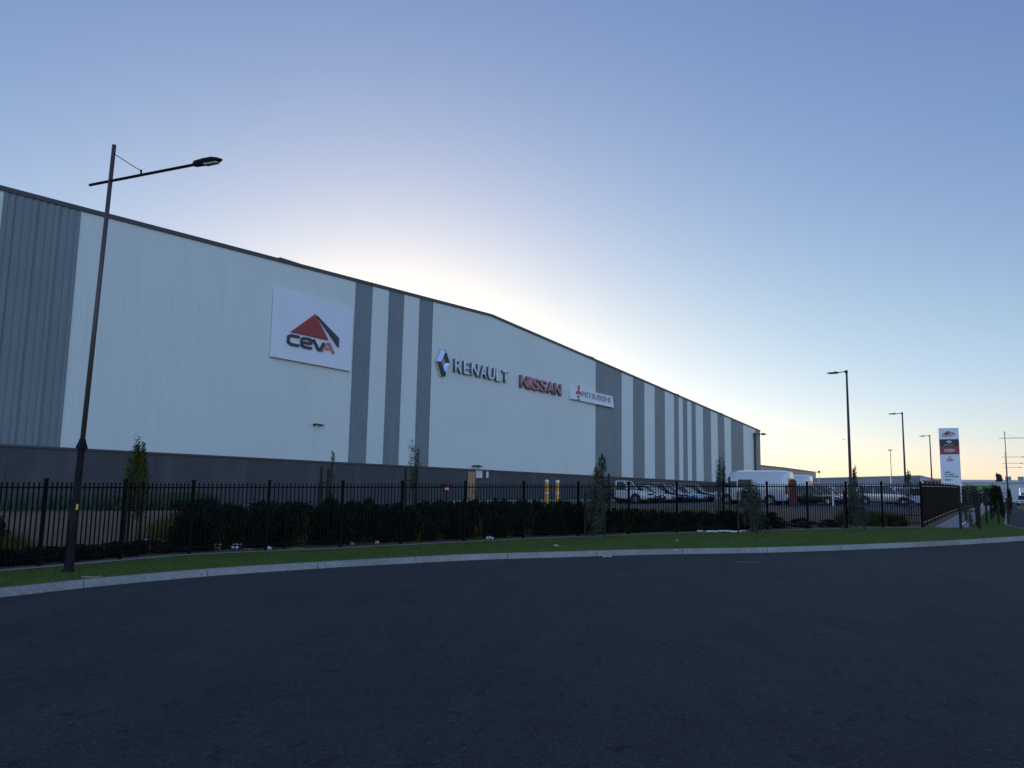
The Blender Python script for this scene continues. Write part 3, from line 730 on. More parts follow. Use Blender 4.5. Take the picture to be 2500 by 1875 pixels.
# ------------------------------------------------------------ sign tower
dS = 67.0; qS = dS/52
bl = at_y(2300, 1200, dS); zb_ = G(bl.x, bl.y)
tlp = at_y(2291, 1045.5, dS); SW = Vector((.851, -.525, 0))
# width so that the right edge falls at 2340
wd = .5
while True:
    q = tlp+SW*wd-EYEV; cxx = q.dot(RT)/q.dot(fwd)*F+CX
    if cxx > 2339.5: break
    wd += .01
HT = tlp.z-zb_; print('pylon', wd, HT)
PY = thing('sign_tower', 'tall white free-standing sign tower with red triangle logo, black and red bands', 'sign', (tlp.x, tlp.y, zb_), math.atan2(SW.y, SW.x))
m = MB(); m.box(0, wd, 0, .28, .25, HT); m.build('panel', M['panelwhite'], PY, bevel=.01)
m = MB(); m.box(.08, wd-.08, .04, .24, -.1, .25); m.build('base', M['lampgrey'], PY)
pz = lambda v: HT-(v-1045.5)/(1215-1045.5)*(HT+zb_-EYE)/1.0
def band(v0, v1, mt, name): m = MB(); m.box(.035, wd-.01, -.012, -.001, pz(v1), pz(v0)); return m.build(name, mt, PY)
M['blackband'] = mat('black_sign_band', (.02, .02, .022), .4)
k1 = band(1073, 1091, M['blackband'], 'black_band'); k2 = band(1091.2, 1110.2, M['red'], 'red_band')
class O_: pass
ceva_logo(PY, wd*.18, wd*.74, pz(1066), pz(1061.5)-pz(1066), .02, (wd*.47, pz(1052.2), wd*.20, wd*.64, pz(1060.6)), .002)
def ring_mb(cx, cz, rx, rz_, w, y):
    m = MB(); n = 20
    vs = [(cx+rx*f*math.cos(2*math.pi*k/n), y, cz+rz_*f*math.sin(2*math.pi*k/n)) for f in (1, 1-w) for k in range(n)]
    m.add(vs, [(k, (k+1) % n, n+(k+1) % n, n+k) for k in range(n)]); return m
cz = pz(1079.5); hh_ = (pz(1076)-pz(1083))/2
m = MB(); wq = .17
for o_, i_ in (((-.05, 1), (.05, 1)), ): pass
wq *= qS; outer = [(-.04, hh_), (.04, hh_), (wq, 0), (.04, -hh_), (-.04, -hh_), (-wq, 0)]; inn = [(a*.45, b_*.5) for a, b_ in outer]
m.add([(wd*.5+a, -.02, cz+b_) for a, b_ in outer+inn], [(k, (k+1) % 6, 6+(k+1) % 6, 6+k) for k in range(6)]); m.build('diamond', M['signwhite'], PY)
text_obj('lettering', 'RENAULT', .62*qS, pz(1086)-pz(1088), .006, M['signwhite'], PY, (wd*.5-.31*qS, -.013, pz(1088)), .02)
cz = pz(1100.5); ring_mb(wd*.5, cz, (.24*qS), (pz(1096.5)-cz), .28, -.02).build('badge', M['greyletter'], PY)
m = MB(); m.box(wd*.5-.29*qS, wd*.5+.29*qS, -.03, -.013, cz-.06*qS, cz+.06*qS); m.build('badge', M['signwhite'], PY)
text_obj('lettering', 'NISSAN', .52*qS, .09*qS, .006, M['navy'], PY, (wd*.5-.26*qS, -.031, cz-.045*qS), .03)
diamonds(PY, wd*.5, pz(1119.5), pz(1113)-pz(1119.5), -.002, .015)
text_obj('lettering', 'MITSUBISHI', .42*qS, .06*qS, .006, M['navy'], PY, (wd*.5-.21*qS, -.003, pz(1125)), .01)
text_obj('lettering', 'MOTORS', .3*qS, .05*qS, .006, M['navy'], PY, (wd*.5-.15*qS, -.003, pz(1127.5)), .01)
for v, a, b_ in ((1154, .22, .52), (1158.8, .2, .68), (1164.2, .2, .92), (1172.5, .2, .6)):
    m = MB(); x = a*wd
    while x < b_*wd-.03:
        w_ = random.uniform(.03, .075); h_ = random.choice((.07, .09, .1))*qS; m.box(x, min(x+w_, b_*wd), -.006, -.001, pz(v)-.05, pz(v)-.05+h_); x += w_+random.choice((.02, .02, .07))
    m.build('small_print', M['navy'], PY)

# ------------------------------------------------------------ bollards, hydrant, posts
def at_ground_u(u, d, v=1212): p = at_y(u, v, d); p.z = G(p.x, p.y); return p
def bollard(u, vt, d, label):
    p = at_ground_u(u, d); H = at_y(u, vt, d).z-p.z; r = .10; print('bollard', H)
    o = thing('bollard', label, 'bollard', p, 0, 'yellow bollards')
    m = MB(); m.tube([(0, 0, 0), (0, 0, H-.12)], r, 14); m.build('post', M['yellow'], o)
    m = MB(); m.tube([(0, 0, H-.12), (0, 0, H-.03), (0, 0, H)], [r*1.03, r*1.03, r*.5], 14); m.build('cap', M['white'], o)
    m = MB(); m.tube([(0, 0, H*.53), (0, 0, H*.58)], r*1.02, 14); m.build('reflective_band', M['white'], o)
bollard(1335, 1171, 42, 'left of two tall yellow bollards with white caps behind the fence')
bollard(1361, 1172, 42, 'right of two tall yellow bollards with white caps behind the fence')
p = at_ground_u(1091, 60); o = thing('fire_hydrant', 'red fire hydrant standing near the warehouse wall left of the tan door', 'hydrant', p)
m = MB(); m.tube([(0, 0, 0), (0, 0, .08), (0, 0, .09), (0, 0, 1.0)], [.2, .2, .1, .1], 10); m.build('standpipe', M['hydrant'], o)
m = MB(); m.tube([(-.45, 0, 1.35), (.45, 0, 1.35)], .15, 10); m.tube([(0, 0, 1.2), (0, 0, 1.7)], [.2, .1], 10); m.build('valve_body', M['hydrant'], o)
for s_ in (-1, 1): m = MB(); m.tube([(s_*.30, 0, 1.3), (s_*.34, -.3, 1.15)], .09, 8); m.build('outlet', M['hydrant'], o)
m = MB(); m.box(-.12, .12, -.2, -.16, .95, 1.15); m.build('tag', M['white'], o)
p = at_ground_u(2034, 58); H = at_y(2033, 1190, 58).z-p.z
o = thing('white_post', 'slim white upright post at the edge of the car park', 'post', p); m = MB(); m.box(-.07, .07, -.04, .04, 0, H); m.build('post', M['white'], o, bevel=.01); m = MB(); m.box(-.055, .055, -.048, -.042, H-.25, H-.1); m.build('reflector', M['hydrant'], o)
o = thing('path_post', 'short white post beside the far footpath at the fence corner', 'post', at_ground_u(2397, 105)); m = MB(); m.box(-.1, .1, -.05, .05, 0, 1.7); m.build('post', M['white'], o, bevel=.01); m = MB(); m.box(-.05, .05, -.06, -.052, 1.2, 1.4); m.build('reflector', M['hydrant'], o)
# white marker on the fence corner
p = Vector((FB.x, FB.y, 0))+SD*5; 
o = thing('fence_plate', 'narrow upright white plate fixed to the fence beside the footpath', 'plate', at_ground_u(2345, 38.5), math.atan2(SW.y, SW.x)); m = MB(); m.box(-.05, .05, -.01, .01, .95, 1.78); m.build('plate', M['white'], o); m = MB(); m.box(-.012, .012, .011, .03, 0, 1.7); m.build('picket', M['black'], o)

# ------------------------------------------------------------ vegetation
def leaf_cloud(name, n, fn, size, material, parent=None, aspect=2.4, droop=0):
    """fn(n) -> n x 3 positions; each leaf a small folded quad"""
    P = fn(n); n = len(P)
    d = rng.normal(0, 1, (n, 3)); d[:, 2] += droop; d /= np.linalg.norm(d, axis=1)[:, None]
    e = np.cross(d, rng.normal(0, 1, (n, 3))); e /= np.linalg.norm(e, axis=1)[:, None]
    s_ = size*rng.uniform(.6, 1.4, (n, 1))
    V = np.stack([P-e*s_/aspect*.5, P+d*s_*.5, P+e*s_/aspect*.5, P-d*s_*.5], 1)
    return tris(name, V.reshape(-1, 3), 4, material, parent)
def shell_pts(n, prof, clump=18, seed=0, hollow=.35):
    """prof(h in 0..1) -> radius; clumpy, uneven crown of height 1"""
    r = np.random.default_rng(seed); cl = []
    for _ in range(clump):
        h = r.uniform(.02, 1); a = r.uniform(0, 6.28); rr = prof(h)*r.uniform(.25, 1)
        cl.append((rr*math.cos(a), rr*math.sin(a), h))
    cl = np.array(cl); i = r.integers(0, len(cl), n)
    sg = np.array([max(.05, prof(c[2])*.33) for c in cl])
    off = r.normal(0, 1, (n, 3)); off /= (np.linalg.norm(off, axis=1)[:, None]); off *= (r.uniform(hollow, 1, (n, 1)))*r.uniform(.5, 1.5, len(cl))[i][:, None]
    return cl[i]+off*sg[i][:, None]*np.array([1, 1, 1.25]), cl
def sapling(u, d, vtop, label, kind, wpx, ndens=1400, base_v=None, group='young staked trees', leafm='leafgum', prof=None, lsize=.07, crown0=.12, branches=True, seed=1, clump=22, loc=None):
    p = loc or at_ground_u(u, d)
    H = at_y(u, vtop, p.y).z-p.z; wr = wpx/F*p.y/2
    o = thing('young_tree', label, 'tree', p, 0, group)
    m = MB(); r = random.Random(seed)
    tp = [Vector((0, 0, -.05))]; k = 5
    for q in range(1, k+1): tp.append(Vector((r.uniform(-.03, .03)*H*.5, r.uniform(-.03, .03)*H*.5, H*.93*q/k)))
    m.tube(tp, [.028, .026, .02, .015, .01, .004], 6)
    prof = prof or (lambda h: math.sin(math.pi*min(1, .15+.85*h))**.6*(1-.45*h))
    P, cl = shell_pts(ndens, prof, clump, seed)
    for c in cl:
        z = H*(crown0+(1-crown0)*c[2]); b0 = Vector((0, 0, max(.1, z-H*.12))); b1 = Vector((c[0]*wr, c[1]*wr, z))
        m.tube([b0, b0.lerp(b1, .5)+Vector((0, 0, -.02)), b1], [.009, .006, .003], 4)
    m.build('trunk', M['bark'], o)
    P = P*np.array([wr, wr, H*(1-crown0)])+np.array([0, 0, H*crown0])
    P = P[P[:, 2] > .02]
    leaf_cloud('crown', len(P), lambda n: P, lsize, M[leafm], o)
    return o
def stakes(pts, group='dark timber tree stakes', labels=None, tie=None, w=.028):
    """pts: (u, v_top, depth) ; tie: height of a strap between the first two"""
    locs = []
    for k, (u, vt, d) in enumerate(pts):
        p = at_ground_u(u, d); H = at_y(u, vt, d).z-p.z
        o = thing('tree_stake', labels[k], 'stake', p, 0, group)
        m = MB(); m.loft([[Vector((a*w*q, b*w*q, z)) for a, b in ((-1, -1), (1, -1), (1, 1), (-1, 1))] for z, q in ((-.1, 1), (H-.03, 1), (H, .7))]); m.build('post', M['stake'], o)
        locs.append((o, p, H))
    if tie:
        (o, p, H), (o2, p2, H2) = locs[0], locs[1]
        d = p2-p; h = H*tie; n = Vector((-d.y, d.x, 0)).normalized()*.01
        m = MB(); pts_ = [Vector((0, 0, h)), Vector((d.x*.5, d.y*.5, h-.03+d.z*.5)), Vector((d.x, d.y, h+d.z))]
        m.loft([[q-n-Vector((0, 0, .025)), q+n-Vector((0, 0, .025)), q+n+Vector((0, 0, .025)), q-n+Vector((0, 0, .025))] for q in pts_]); m.build('tie_strap', M['stake'], o)
def vd(u, v): return on_plane(u, v, rz0).y
cone = lambda h: .55*(1-h)**.7*(.35+.65*min(1, h*6+.3))*1.7
bush = lambda h: math.sin(math.pi*min(1, .12+.84*h))**.55
wisp = lambda h: .8*(1-h)**.5*(.4+.6*math.sin(9*h)**2)
# in front of the fence
P1_ = on_plane(1455, 1309, rz0); sapling(1455, P1_.y, 1192, 'bushy grey-green young tree on the verge in front of the parked white ute', 'v', 58, 3600, prof=bush, lsize=.085, crown0=.06, seed=3, clump=24)
stakes([(1429, 1202, vd(1429, 1310)), (1476, 1200, vd(1476, 1312))], labels=['dark stake left of the bushiest young tree in front of the ute', 'dark stake right of the bushiest young tree in front of the ute'], tie=.62)
P2_ = on_plane(1832, 1299, rz0); sapling(1832, P2_.y, 1192, 'bushy young tree on the verge in front of the white van', 'v', 60, 3400, prof=bush, lsize=.085, crown0=.06, seed=5, clump=22)
stakes([(1801.5, 1200, vd(1801, 1302)), (1847, 1203, vd(1847, 1301)), (1855, 1204, vd(1855, 1297))], labels=['dark stake left of the young tree in front of the van', 'dark stake right of the young tree in front of the van', 'third stake, behind the young tree in front of the van'], tie=.62)
P3_ = on_plane(2088, 1291, rz0); sapling(2088, P3_.y, 1154, 'taller wispy-topped young tree on the verge beside the first car park lamp', 'v', 58, 3600, prof=lambda h: bush(min(1, h*1.25)) if h < .72 else .32, lsize=.07, crown0=.05, seed=8, clump=36)
stakes([(2060, 1197, vd(2060, 1291)), (2107, 1197, vd(2107, 1293))], labels=['dark stake left of the wispy-topped tree by the first car park lamp', 'dark stake right of the wispy-topped tree by the first car park lamp'], tie=.55)
P4_ = on_plane(2364, 1289, rz0); sapling(2364, P4_.y, 1196, 'thin sparse young tree on the verge at the end of the footpath', 'v', 40, 1500, prof=bush, lsize=.07, crown0=.1, seed=11, clump=16)
stakes([(2342, 1186, vd(2342, 1291)), (2388, 1204, vd(2388, 1291)), (2382, 1204, vd(2382, 1287))], labels=['stout dark stake left of the sparse young tree at the path end', 'dark stake right of the sparse young tree at the path end', 'dark stake just behind the sparse young tree at the path end'], tie=.42, w=.04)
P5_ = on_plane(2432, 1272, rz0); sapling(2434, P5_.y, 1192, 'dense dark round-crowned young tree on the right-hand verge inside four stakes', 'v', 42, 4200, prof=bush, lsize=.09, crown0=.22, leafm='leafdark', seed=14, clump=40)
stakes([(2406, 1205, vd(2408, 1279)), (2435, 1222, vd(2435, 1281)), (2458, 1215, vd(2459, 1281)), (2417, 1210, vd(2417, 1268))], labels=['leftmost stake round the dense dark tree on the right-hand verge', 'middle front stake of the dense dark tree on the right-hand verge', 'right front stake of the dense dark tree on the right-hand verge', 'rear left stake of the dense dark tree on the right-hand verge'], w=.035)
P6_ = on_plane(2465, 1260, rz0); sapling(2464.5, P6_.y, 1199, 'narrow dark young tree behind the dense one at the far right', 'v', 12, 1100, prof=bush, lsize=.1, crown0=.2, leafm='leafdark', seed=15, clump=20)
# behind the fence
sapling(329, 23.5, 1100, 'yellow-green narrow young tree on the bark slope behind the fence at left', 'b', 66, 5200, leafm='leafyel', prof=lambda h: 1.15*(1-.55*h) if h > .1 else .8, lsize=.07, crown0=.32, seed=21, clump=60)
stakes([(319, 1172, 23.3), (347, 1173, 23.6), (311, 1200, 23.2)], labels=['left stake through the yellow-green young tree', 'right stake through the yellow-green young tree', 'short thick stake at the foot of the yellow-green young tree'], tie=.7, w=.025)
sapling(808, 36, 1103, 'very thin sparse young tree left of the dark wall stripes, beside a pair of stakes', 'b', 34, 900, prof=wisp, lsize=.08, crown0=.25, seed=23, clump=18, leafm='leafgum')
stakes([(782, 1140, 36), (799, 1144, 36), (806, 1141, 36.6)], labels=['left stake of the thin tree in front of the charcoal wall', 'middle stake of the thin tree in front of the charcoal wall', 'right stake of the thin tree in front of the charcoal wall'], tie=.66, w=.045)
sapling(1010, 37, 1103, 'sparse young tree in front of the third dark wall stripe', 'b', 38, 1300, prof=lambda h: .9 if .5 < h else .45, lsize=.085, crown0=.3, seed=26, clump=22)
stakes([(988, 1140, 37), (1016, 1140, 37), (1011, 1150, 37.4)], labels=['left stake of the sparse tree by the third dark stripe', 'thick right stake of the sparse tree by the third dark stripe', 'inner stake of the sparse tree by the third dark stripe'], tie=.7, w=.05)
sapling(1468, 44, 1115, 'tall wispy young tree behind the fence rising beside the wide grey wall band', 'b', 60, 3400, prof=lambda h: 1.0*(1-h)**.75+.08, lsize=.11, crown0=.15, seed=29, clump=34)
stakes([(1459, 1155, 44), (1486, 1156, 44)], labels=['left stake of the tall wispy tree near the ute', 'right stake of the tall wispy tree near the ute'], tie=.8, w=.05)
sapling(1760, 46, 1122, 'narrow upright young tree behind the fence at the front of the white van', 'b', 26, 1500, prof=lambda h: .85, lsize=.10, crown0=.3, seed=31, clump=30)
stakes([(1754, 1166, 46), (1766, 1164, 46), (1781, 1164, 46)], labels=['left stake of the narrow tree in front of the van', 'middle stake of the narrow tree in front of the van', 'right stake of the narrow tree in front of the van'], tie=.55, w=.045)
sapling(2220, 50, 1160, 'wispy young tree behind the fence next to the middle car park lamp', 'b', 32, 700, prof=bush, lsize=.11, crown0=.25, seed=35, clump=20)
# low hedge shrubs behind the fence, one thing each
protos = []
for k in range(5):
    o = thing('hedge_shrub', 'dark leafy shrub in the continuous low hedge behind the picket fence', 'shrub', (0, 0, 0), 0, 'dark shrubs of the hedge behind the fence')
    P, cl = shell_pts(5200, lambda h: .54*math.sin(math.pi*min(1, .25+.62*h))**.6, 34, 100+k, .3)
    m = MB()
    for c in cl[:16]: m.tube([Vector((0, 0, 0)), Vector((c[0]*.5, c[1]*.5, c[2]*.6)), Vector(c)], [.012, .008, .004], 4)
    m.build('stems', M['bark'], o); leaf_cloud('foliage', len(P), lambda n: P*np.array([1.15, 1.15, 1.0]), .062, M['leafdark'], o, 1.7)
    protos.append(o)
used = set()
def shrub(k, s, h, w=1.0):
    i_ = random.randrange(5); p = fpt(k, s); rz = random.uniform(0, 6.28)
    if i_ not in used: used.add(i_); o = protos[i_]; o.location = p; o.rotation_euler = (0, 0, rz); o.scale = (w, w, h)
    else: o = dup(protos[i_], p, rz, (w, w, h))
    return o
kF = lambda u: min(range(-80, 340), key=lambda q: abs((lambda P: (P-EYEV).dot(RT)/(P-EYEV).dot(fwd)*F+CX-u)(fpt(q/10, 1.2))))/10
K0, K1 = kF(455), kF(1880); print('hedge', K0, K1)
k = K0
while k < K1:
    t = (k-K0)/(K1-K0); hh = 1.12-.42*sst((t-.45)/.4)
    shrub(k, 1.15+random.uniform(-.1, .1), hh*random.uniform(.92, 1.08)); 
    if t < .62: shrub(k+.35, 2.0, hh*random.uniform(.95, 1.12), 1.05)
    k += .66
k = kF(10)-4
while k < K0: shrub(k, .9, .34 if k > -.8 else random.uniform(.5, .8), 1.0); k += .75
for q in range(16): shrub(-9+q*1.15+random.uniform(-.3, .3), 14.2+random.uniform(-.4, .4), random.uniform(.25, .6), 1.0)
for k, s, h in ((kF(2), 2.2, 1.0), (kF(2)-1, 2.6, 1.1), (kF(50), 2.6, .65), (kF(1900), 1.2, .3), (kF(1960), 1.2, .35), (kF(2030), 1.1, .3), (kF(2180), 1.3, .4)): shrub(k, s, h)
# strap-leaved clumps and grass in the bed (uncountable)
def strap_patch(name, label, kr, sr, n, h, w, cl=260, mt=None):
    ks_ = rng.uniform(kr[0], kr[1], cl); ss_ = rng.uniform(sr[0], sr[1], cl)
    i_ = rng.integers(0, cl, n); K = ks_[i_]+rng.normal(0, .10, n); S_ = ss_[i_]+rng.normal(0, .10, n)
    pts = np.array([tuple(fpt(a, b)) for a, b in zip(K, S_)])
    tag(blades(name, pts, h, w, mt or M['strap'], .55), label, 'grass', None, 'stuff')
strap_patch('strap_grass', 'yellow-green strap-leaved grasses growing behind the dark hedge', (kF(430), kF(1830)), (2.6, 5.5), 13000, .55, .012, 300)
strap_patch('front_grass', 'thin yellow-green grass poking up among the hedge shrubs', (kF(420), kF(1830)), (.9, 1.9), 2300, 1.05, .016, 45)
strap_patch('wall_grass', 'grey-green ground planting along the foot of the left wall', (-14, kF(900)), (15, 21), 30000, .75, .035, 600, M['wallplant'])
strap_patch('bed_grass', 'low green grasses on the bed near the right fence end', (kF(2120), FLEN), (1.0, 3.5), 4500, .6, .012, 130)
strap_patch('left_grass', 'dark green strap grasses in the bed at the far left', (-7, kF(110)), (1.0, 4.0), 5000, .7, .012, 90)

# ------------------------------------------------------------ litter along the fence
def litter(u, v, w, h, label, mt, name='paper_scrap', cat='litter', flat=.35, seed=0, s=None):
    p = on_plane(u, v, rz0) if s is None else on_plane(u, v, G)
    r = random.Random(seed+int(u)); m = MB(); n = 5; vs = []
    for j in range(n):
        for i in range(n):
            vs.append(((i/(n-1)-.5)*w, (j/(n-1)-.5)*h*.6+r.uniform(-.01, .01), flat*h*(j/(n-1))+r.uniform(0, .35)*h+.006))
    fs = [(j*n+i, j*n+i+1, (j+1)*n+i+1, (j+1)*n+i) for j in range(n-1) for i in range(n-1) if r.random() > .08]
    m.add(vs, fs); o = m.build(name, mt); o.location = p; o.rotation_euler = (0, 0, r.uniform(-.4, .8))
    sm = o.modifiers.new('thick', 'SOLIDIFY'); sm.thickness = .003
    return tag(o, label, cat, 'litter blown against the fence' if cat == 'litter' else None)
litter(457, 1347, .09, .12, 'small white paper scrap at the foot of the fourth fence post', M['litter'], flat=1)
litter(504, 1343, .20, .19, 'upright torn white paper by the fence right of the fourth post', M['litter'], flat=1.1)
litter(532, 1344, .22, .16, 'brown crumpled cardboard between two white papers by the fence', M['card'], 'cardboard_scrap', flat=.9)
litter(575, 1342, .28, .12, 'rectangular white sheet of card leaning at the fence base', M['litter'], flat=1.0)
litter(606, 1343, .22, .07, 'grey flattened scrap right of the white card sheet', M['card'], 'cardboard_scrap')
litter(655, 1342, .20, .09, 'torn white scrap where the grass meets the dark hedge', M['litter'], flat=.8)
litter(725, 1340, .4, .05, 'low pinkish-brown scrap lying flat along the fence strip', M['card'], 'cardboard_scrap')
litter(856, 1330, .17, .08, 'small crumpled white scrap left of the middle of the fence', M['litter'], flat=.8)
litter(921, 1328, .12, .08, 'tiny grey paper scrap near the middle of the fence', M['litter'], flat=.9)
litter(1196, 1317, .26, .10, 'crumpled white and blue wrapper at the fence below the tan door', M['litter'], flat=.7)
litter(1558, 1300, .20, .14, 'crumpled bright blue plastic at the fence foot', M['litterblue'], 'plastic_scrap', flat=.9)
litter(1590, 1302, .35, .05, 'pale flat scrap right of the blue plastic', M['card'], 'cardboard_scrap')
litter(1503, 1279, .16, .14, 'white paper caught inside the fence left of the blue plastic', M['litter'], flat=1, s=1)
litter(310, 1357, .30, .06, 'pale crumpled strip lying against the fence near the big lamp', M['litter'], flat=.5)
litter(355, 1320, .10, .05, 'small white scrap on the bark behind the fence', M['litter'], s=1)
litter(222, 1412, .34, .035, 'torn pale plastic lying on the verge by the kerb near the big lamp', M['card'], flat=.9)
litter(1482, 1360, .22, .04, 'small pale scrap lying in the gutter', M['litter'], flat=.3)
litter(1357, 1334, .12, .07, 'tiny dark and white scrap on the grass left of the bushy tree', M['litter'])
litter(1653, 1321, .06, .05, 'tiny white speck of paper on the verge grass below the parked cars', M['litter'])
litter(1650, 1344, .06, .05, 'tiny white speck of paper at the kerb below the parked cars', M['litter'])
litter(2352, 1282, .3, .14, 'pale bag lying at the foot of the sparse young tree', M['litter'], 'plastic_bag', flat=.8)
for u, v, w_ in ((1710, 1299, .35), (1738, 1299.5, .45), (1768, 1299, .55), (1795, 1300, .4), (1815, 1298, .3)):
    litter(u, v, w_, .09, {1710: 'left end of the line of white plastic film along the fence', 1738: 'second piece of the white plastic film along the fence', 1768: 'largest piece of the white plastic film along the fence', 1795: 'white plastic film left of the stake before the van', 1815: 'right end of the white plastic film, by the tree before the van'}[u], M['litter'], 'plastic_film', flat=.4)
for u, v, w_ in ((1893, 1280, .28), (1903, 1281, .25), (1914, 1283, .28)):
    litter(u, v, w_, .10, {1893: 'left piece of white plastic inside the hedge below the red panel', 1903: 'middle piece of white plastic inside the hedge below the red panel', 1914: 'right piece of white plastic inside the hedge below the red panel'}[u], M['litter'], 'plastic_film', flat=.4, s=1)
for u, v in ((2132, 1272), (2148, 1275), (2158, 1275)):
    litter(u, v, .14, .12, {2132: 'left white scrap behind the fence below the silver car', 2148: 'middle white scrap behind the fence below the silver car', 2158: 'right white scrap behind the fence below the silver car'}[u], M['litter'], flat=.7, s=1)

# ------------------------------------------------------------ vehicles (local +X = front)
def wheel(parent, x, y, r, w=.2):
    s_ = 1 if y > 0 else -1
    m = MB(); n = 20
    prof = [(-w/2, r*.82), (-w/2+.02, r*.97), (w/2-.03, r), (w/2, r*.9), (w/2+.005, r*.66), (w/2-.03, r*.62)]
    rings = [[Vector((x+q*math.cos(2*math.pi*k/n), y+s_*o, r+q*math.sin(2*math.pi*k/n))) for k in range(n)] for o, q in prof]
    m.loft(rings); wh = m.build('wheel', M['rubber'], parent)
    m = MB()
    m.tube([(x, y+s_*(w/2-.02), r), (x, y+s_*(w/2+.012), r)], r*.2, 10)
    for k in range(5):
        a = 2*math.pi*k/5; c, sn = math.cos(a), math.sin(a); t = Vector((-sn, 0, c))*r*.07; d = Vector((c, 0, sn))
        b0 = Vector((x, y+s_*(w/2-.005), r))
        P = [b0+d*r*.1-t, b0+d*r*.62-t*1.3, b0+d*r*.62+t*1.3, b0+d*r*.1+t]
        m.loft([P, [p+Vector((0, s_*.015, 0)) for p in P]])
    m.tube([(x, y+s_*(w/2-.028), r), (x, y+s_*(w/2-.02), r)], r*.63, 20)
    m.build('rim', M['rim'], wh)
def body_loft(m, st, hw):
    """st: (x, z_low, z_belt_edge, z_top, width factor)"""
    rings = []
    for x, z0, zb, zt, f in st:
        h = hw*f
        pts = [(-.78, z0), (-.97, z0+.12), (-1, (z0+zb)/2), (-.985, zb-.02), (-.86, zt-.015), (-.4, zt), (.4, zt), (.86, zt-.015), (.985, zb-.02), (1, (z0+zb)/2), (.97, z0+.12), (.78, z0)]
        rings.append([Vector((x, a*h, z)) for a, z in pts])
    m.loft(rings)
def car(label, pnt, loc, rz, kind='hatch', group=None, rear=False):
    names = {'hatch': ('parked_car', 'car'), 'sedan': ('parked_car', 'car'), 'suv': ('parked_car', 'car'), 'ute': ('parked_ute', 'ute')}
    nm, cat = names[kind]
    o = thing(nm, label, cat, loc, rz, group)
    K = {'hatch': (4.25, .88, 1.47, .31), 'sedan': (4.6, .89, 1.45, .32), 'suv': (4.6, .92, 1.68, .35), 'ute': (5.2, .92, 1.78, .37)}[kind]
    Lh, hw, H, wr = K[0]/2, K[1], K[2], K[3]
    belt = H*.60; hood = belt-.06 if kind != 'ute' else belt-.03
    xf, xr = Lh-.86, -Lh+.86
    m = MB()
    if kind == 'ute':
        st = [(-.05, .38, belt-.03, belt, .98), (.55, .30, belt-.02, belt, 1), (1.0, .30, belt-.04, hood+.02, 1), (Lh-.5, .30, hood-.08, hood-.02, .98), (Lh-.12, .32, hood-.2, hood-.12, .93), (Lh, .38, .66, .74, .82)]
        body_loft(m, st, hw)
    else:
        tail = belt+.02
        st = [(-Lh, .42, .75, .86, .8), (-Lh+.12, .30, belt-.1, tail, .93), (-Lh+.6, .26, belt-.03, tail, 1), (-.4, .22, belt-.02, belt, 1), (.6, .22, belt-.02, belt, 1), (1.0, .22, belt-.05, hood+.03, 1), (Lh-.5, .24, hood-.12, hood-.07, .97), (Lh-.14, .28, hood-.28, hood-.2, .9), (Lh, .34, .56, .64, .76)]
        body_loft(m, st, hw)
    body = m.build('body', pnt, o, True); body.data.set_sharp_from_angle(angle=R(40)) if hasattr(body.data, 'set_sharp_from_angle') else None
    # glass house
    if kind == 'ute': x0, x1, x2, x3 = -.05, .0, .62, 1.15
    elif kind == 'hatch': x0, x1, x2, x3 = -Lh+.18, -Lh+.75, .25, 1.05
    elif kind == 'suv': x0, x1, x2, x3 = -Lh+.12, -Lh+.45, .35, 1.1
    else: x0, x1, x2, x3 = -Lh+.75, -Lh+1.45, .2, 1.05
    g = MB(); wt = .74
    b_ = hw*.9; t_ = hw*wt; zt = H-.05
    g.loft([[Vector((x0, -b_, belt-.05)), Vector((x3, -b_, belt-.05)), Vector((x3, b_, belt-.05)), Vector((x0, b_, belt-.05))], [Vector((x1, -t_, zt)), Vector((x2, -t_, zt)), Vector((x2, t_, zt)), Vector((x1, t_, zt))]])
    g.build('windows', M['glass'], o)
    m = MB(); m.loft([[Vector((a, b*wy, z)) for a, b in ((x1-.06, -1), (x2+.08, -1), (x2+.08, 1), (x1-.06, 1))] for wy, z in ((t_+.02, zt-.02), (t_+.015, zt+.02))]+[[Vector((a, b*(t_-.12), H)) for a, b in ((x1+.15, -1), (x2-.15, -1), (x2-.15, 1), (x1+.15, 1))]])
    for s_ in (-1, 1):
        def bar(p, q, w): m.tube([Vector((p[0], s_*(p[1]), p[2])), Vector((q[0], s_*q[1], q[2]))], w, 4)
        bar((x3, b_+.005, belt-.03), (x2+.03, t_+.008, zt), .045); bar((x0, b_+.005, belt-.03), (x1, t_+.008, zt), .06)
        if kind != 'ute': xm = (x1+x2)/2-.05; bar((xm, b_+.005, belt-.03), (xm+.03, t_+.008, zt), .035)
    m.build('roof', pnt, o)
    if kind == 'ute':
        m = MB(); m.box(-Lh, -.12, -hw, hw, .74, .8); m.box(-Lh, -.12, -hw, -hw+.04, .8, 1.1); m.box(-Lh, -.12, hw-.04, hw, .8, 1.1); m.box(-Lh, -Lh+.04, -hw+.041, hw-.041, .8, 1.1); m.box(-.16, -.12, -hw+.041, hw-.041, .8, 1.5)
        m.box(-Lh+.1, .3, -.4, .4, .42, .73); m.build('tray', M['galv'], o)
    for x in (xf, xr):
        for s_ in (-1, 1):
            m = MB(); n = 14; m.tube([(x, s_*(hw*.7), wr+.01), (x, s_*(hw+.004), wr+.01)], wr*1.18, n); m.build('wheel_arch', M['plastic'], o)
            wheel(o, x, s_*(hw-.09), wr)
    fx = Lh; hz = hood-.2
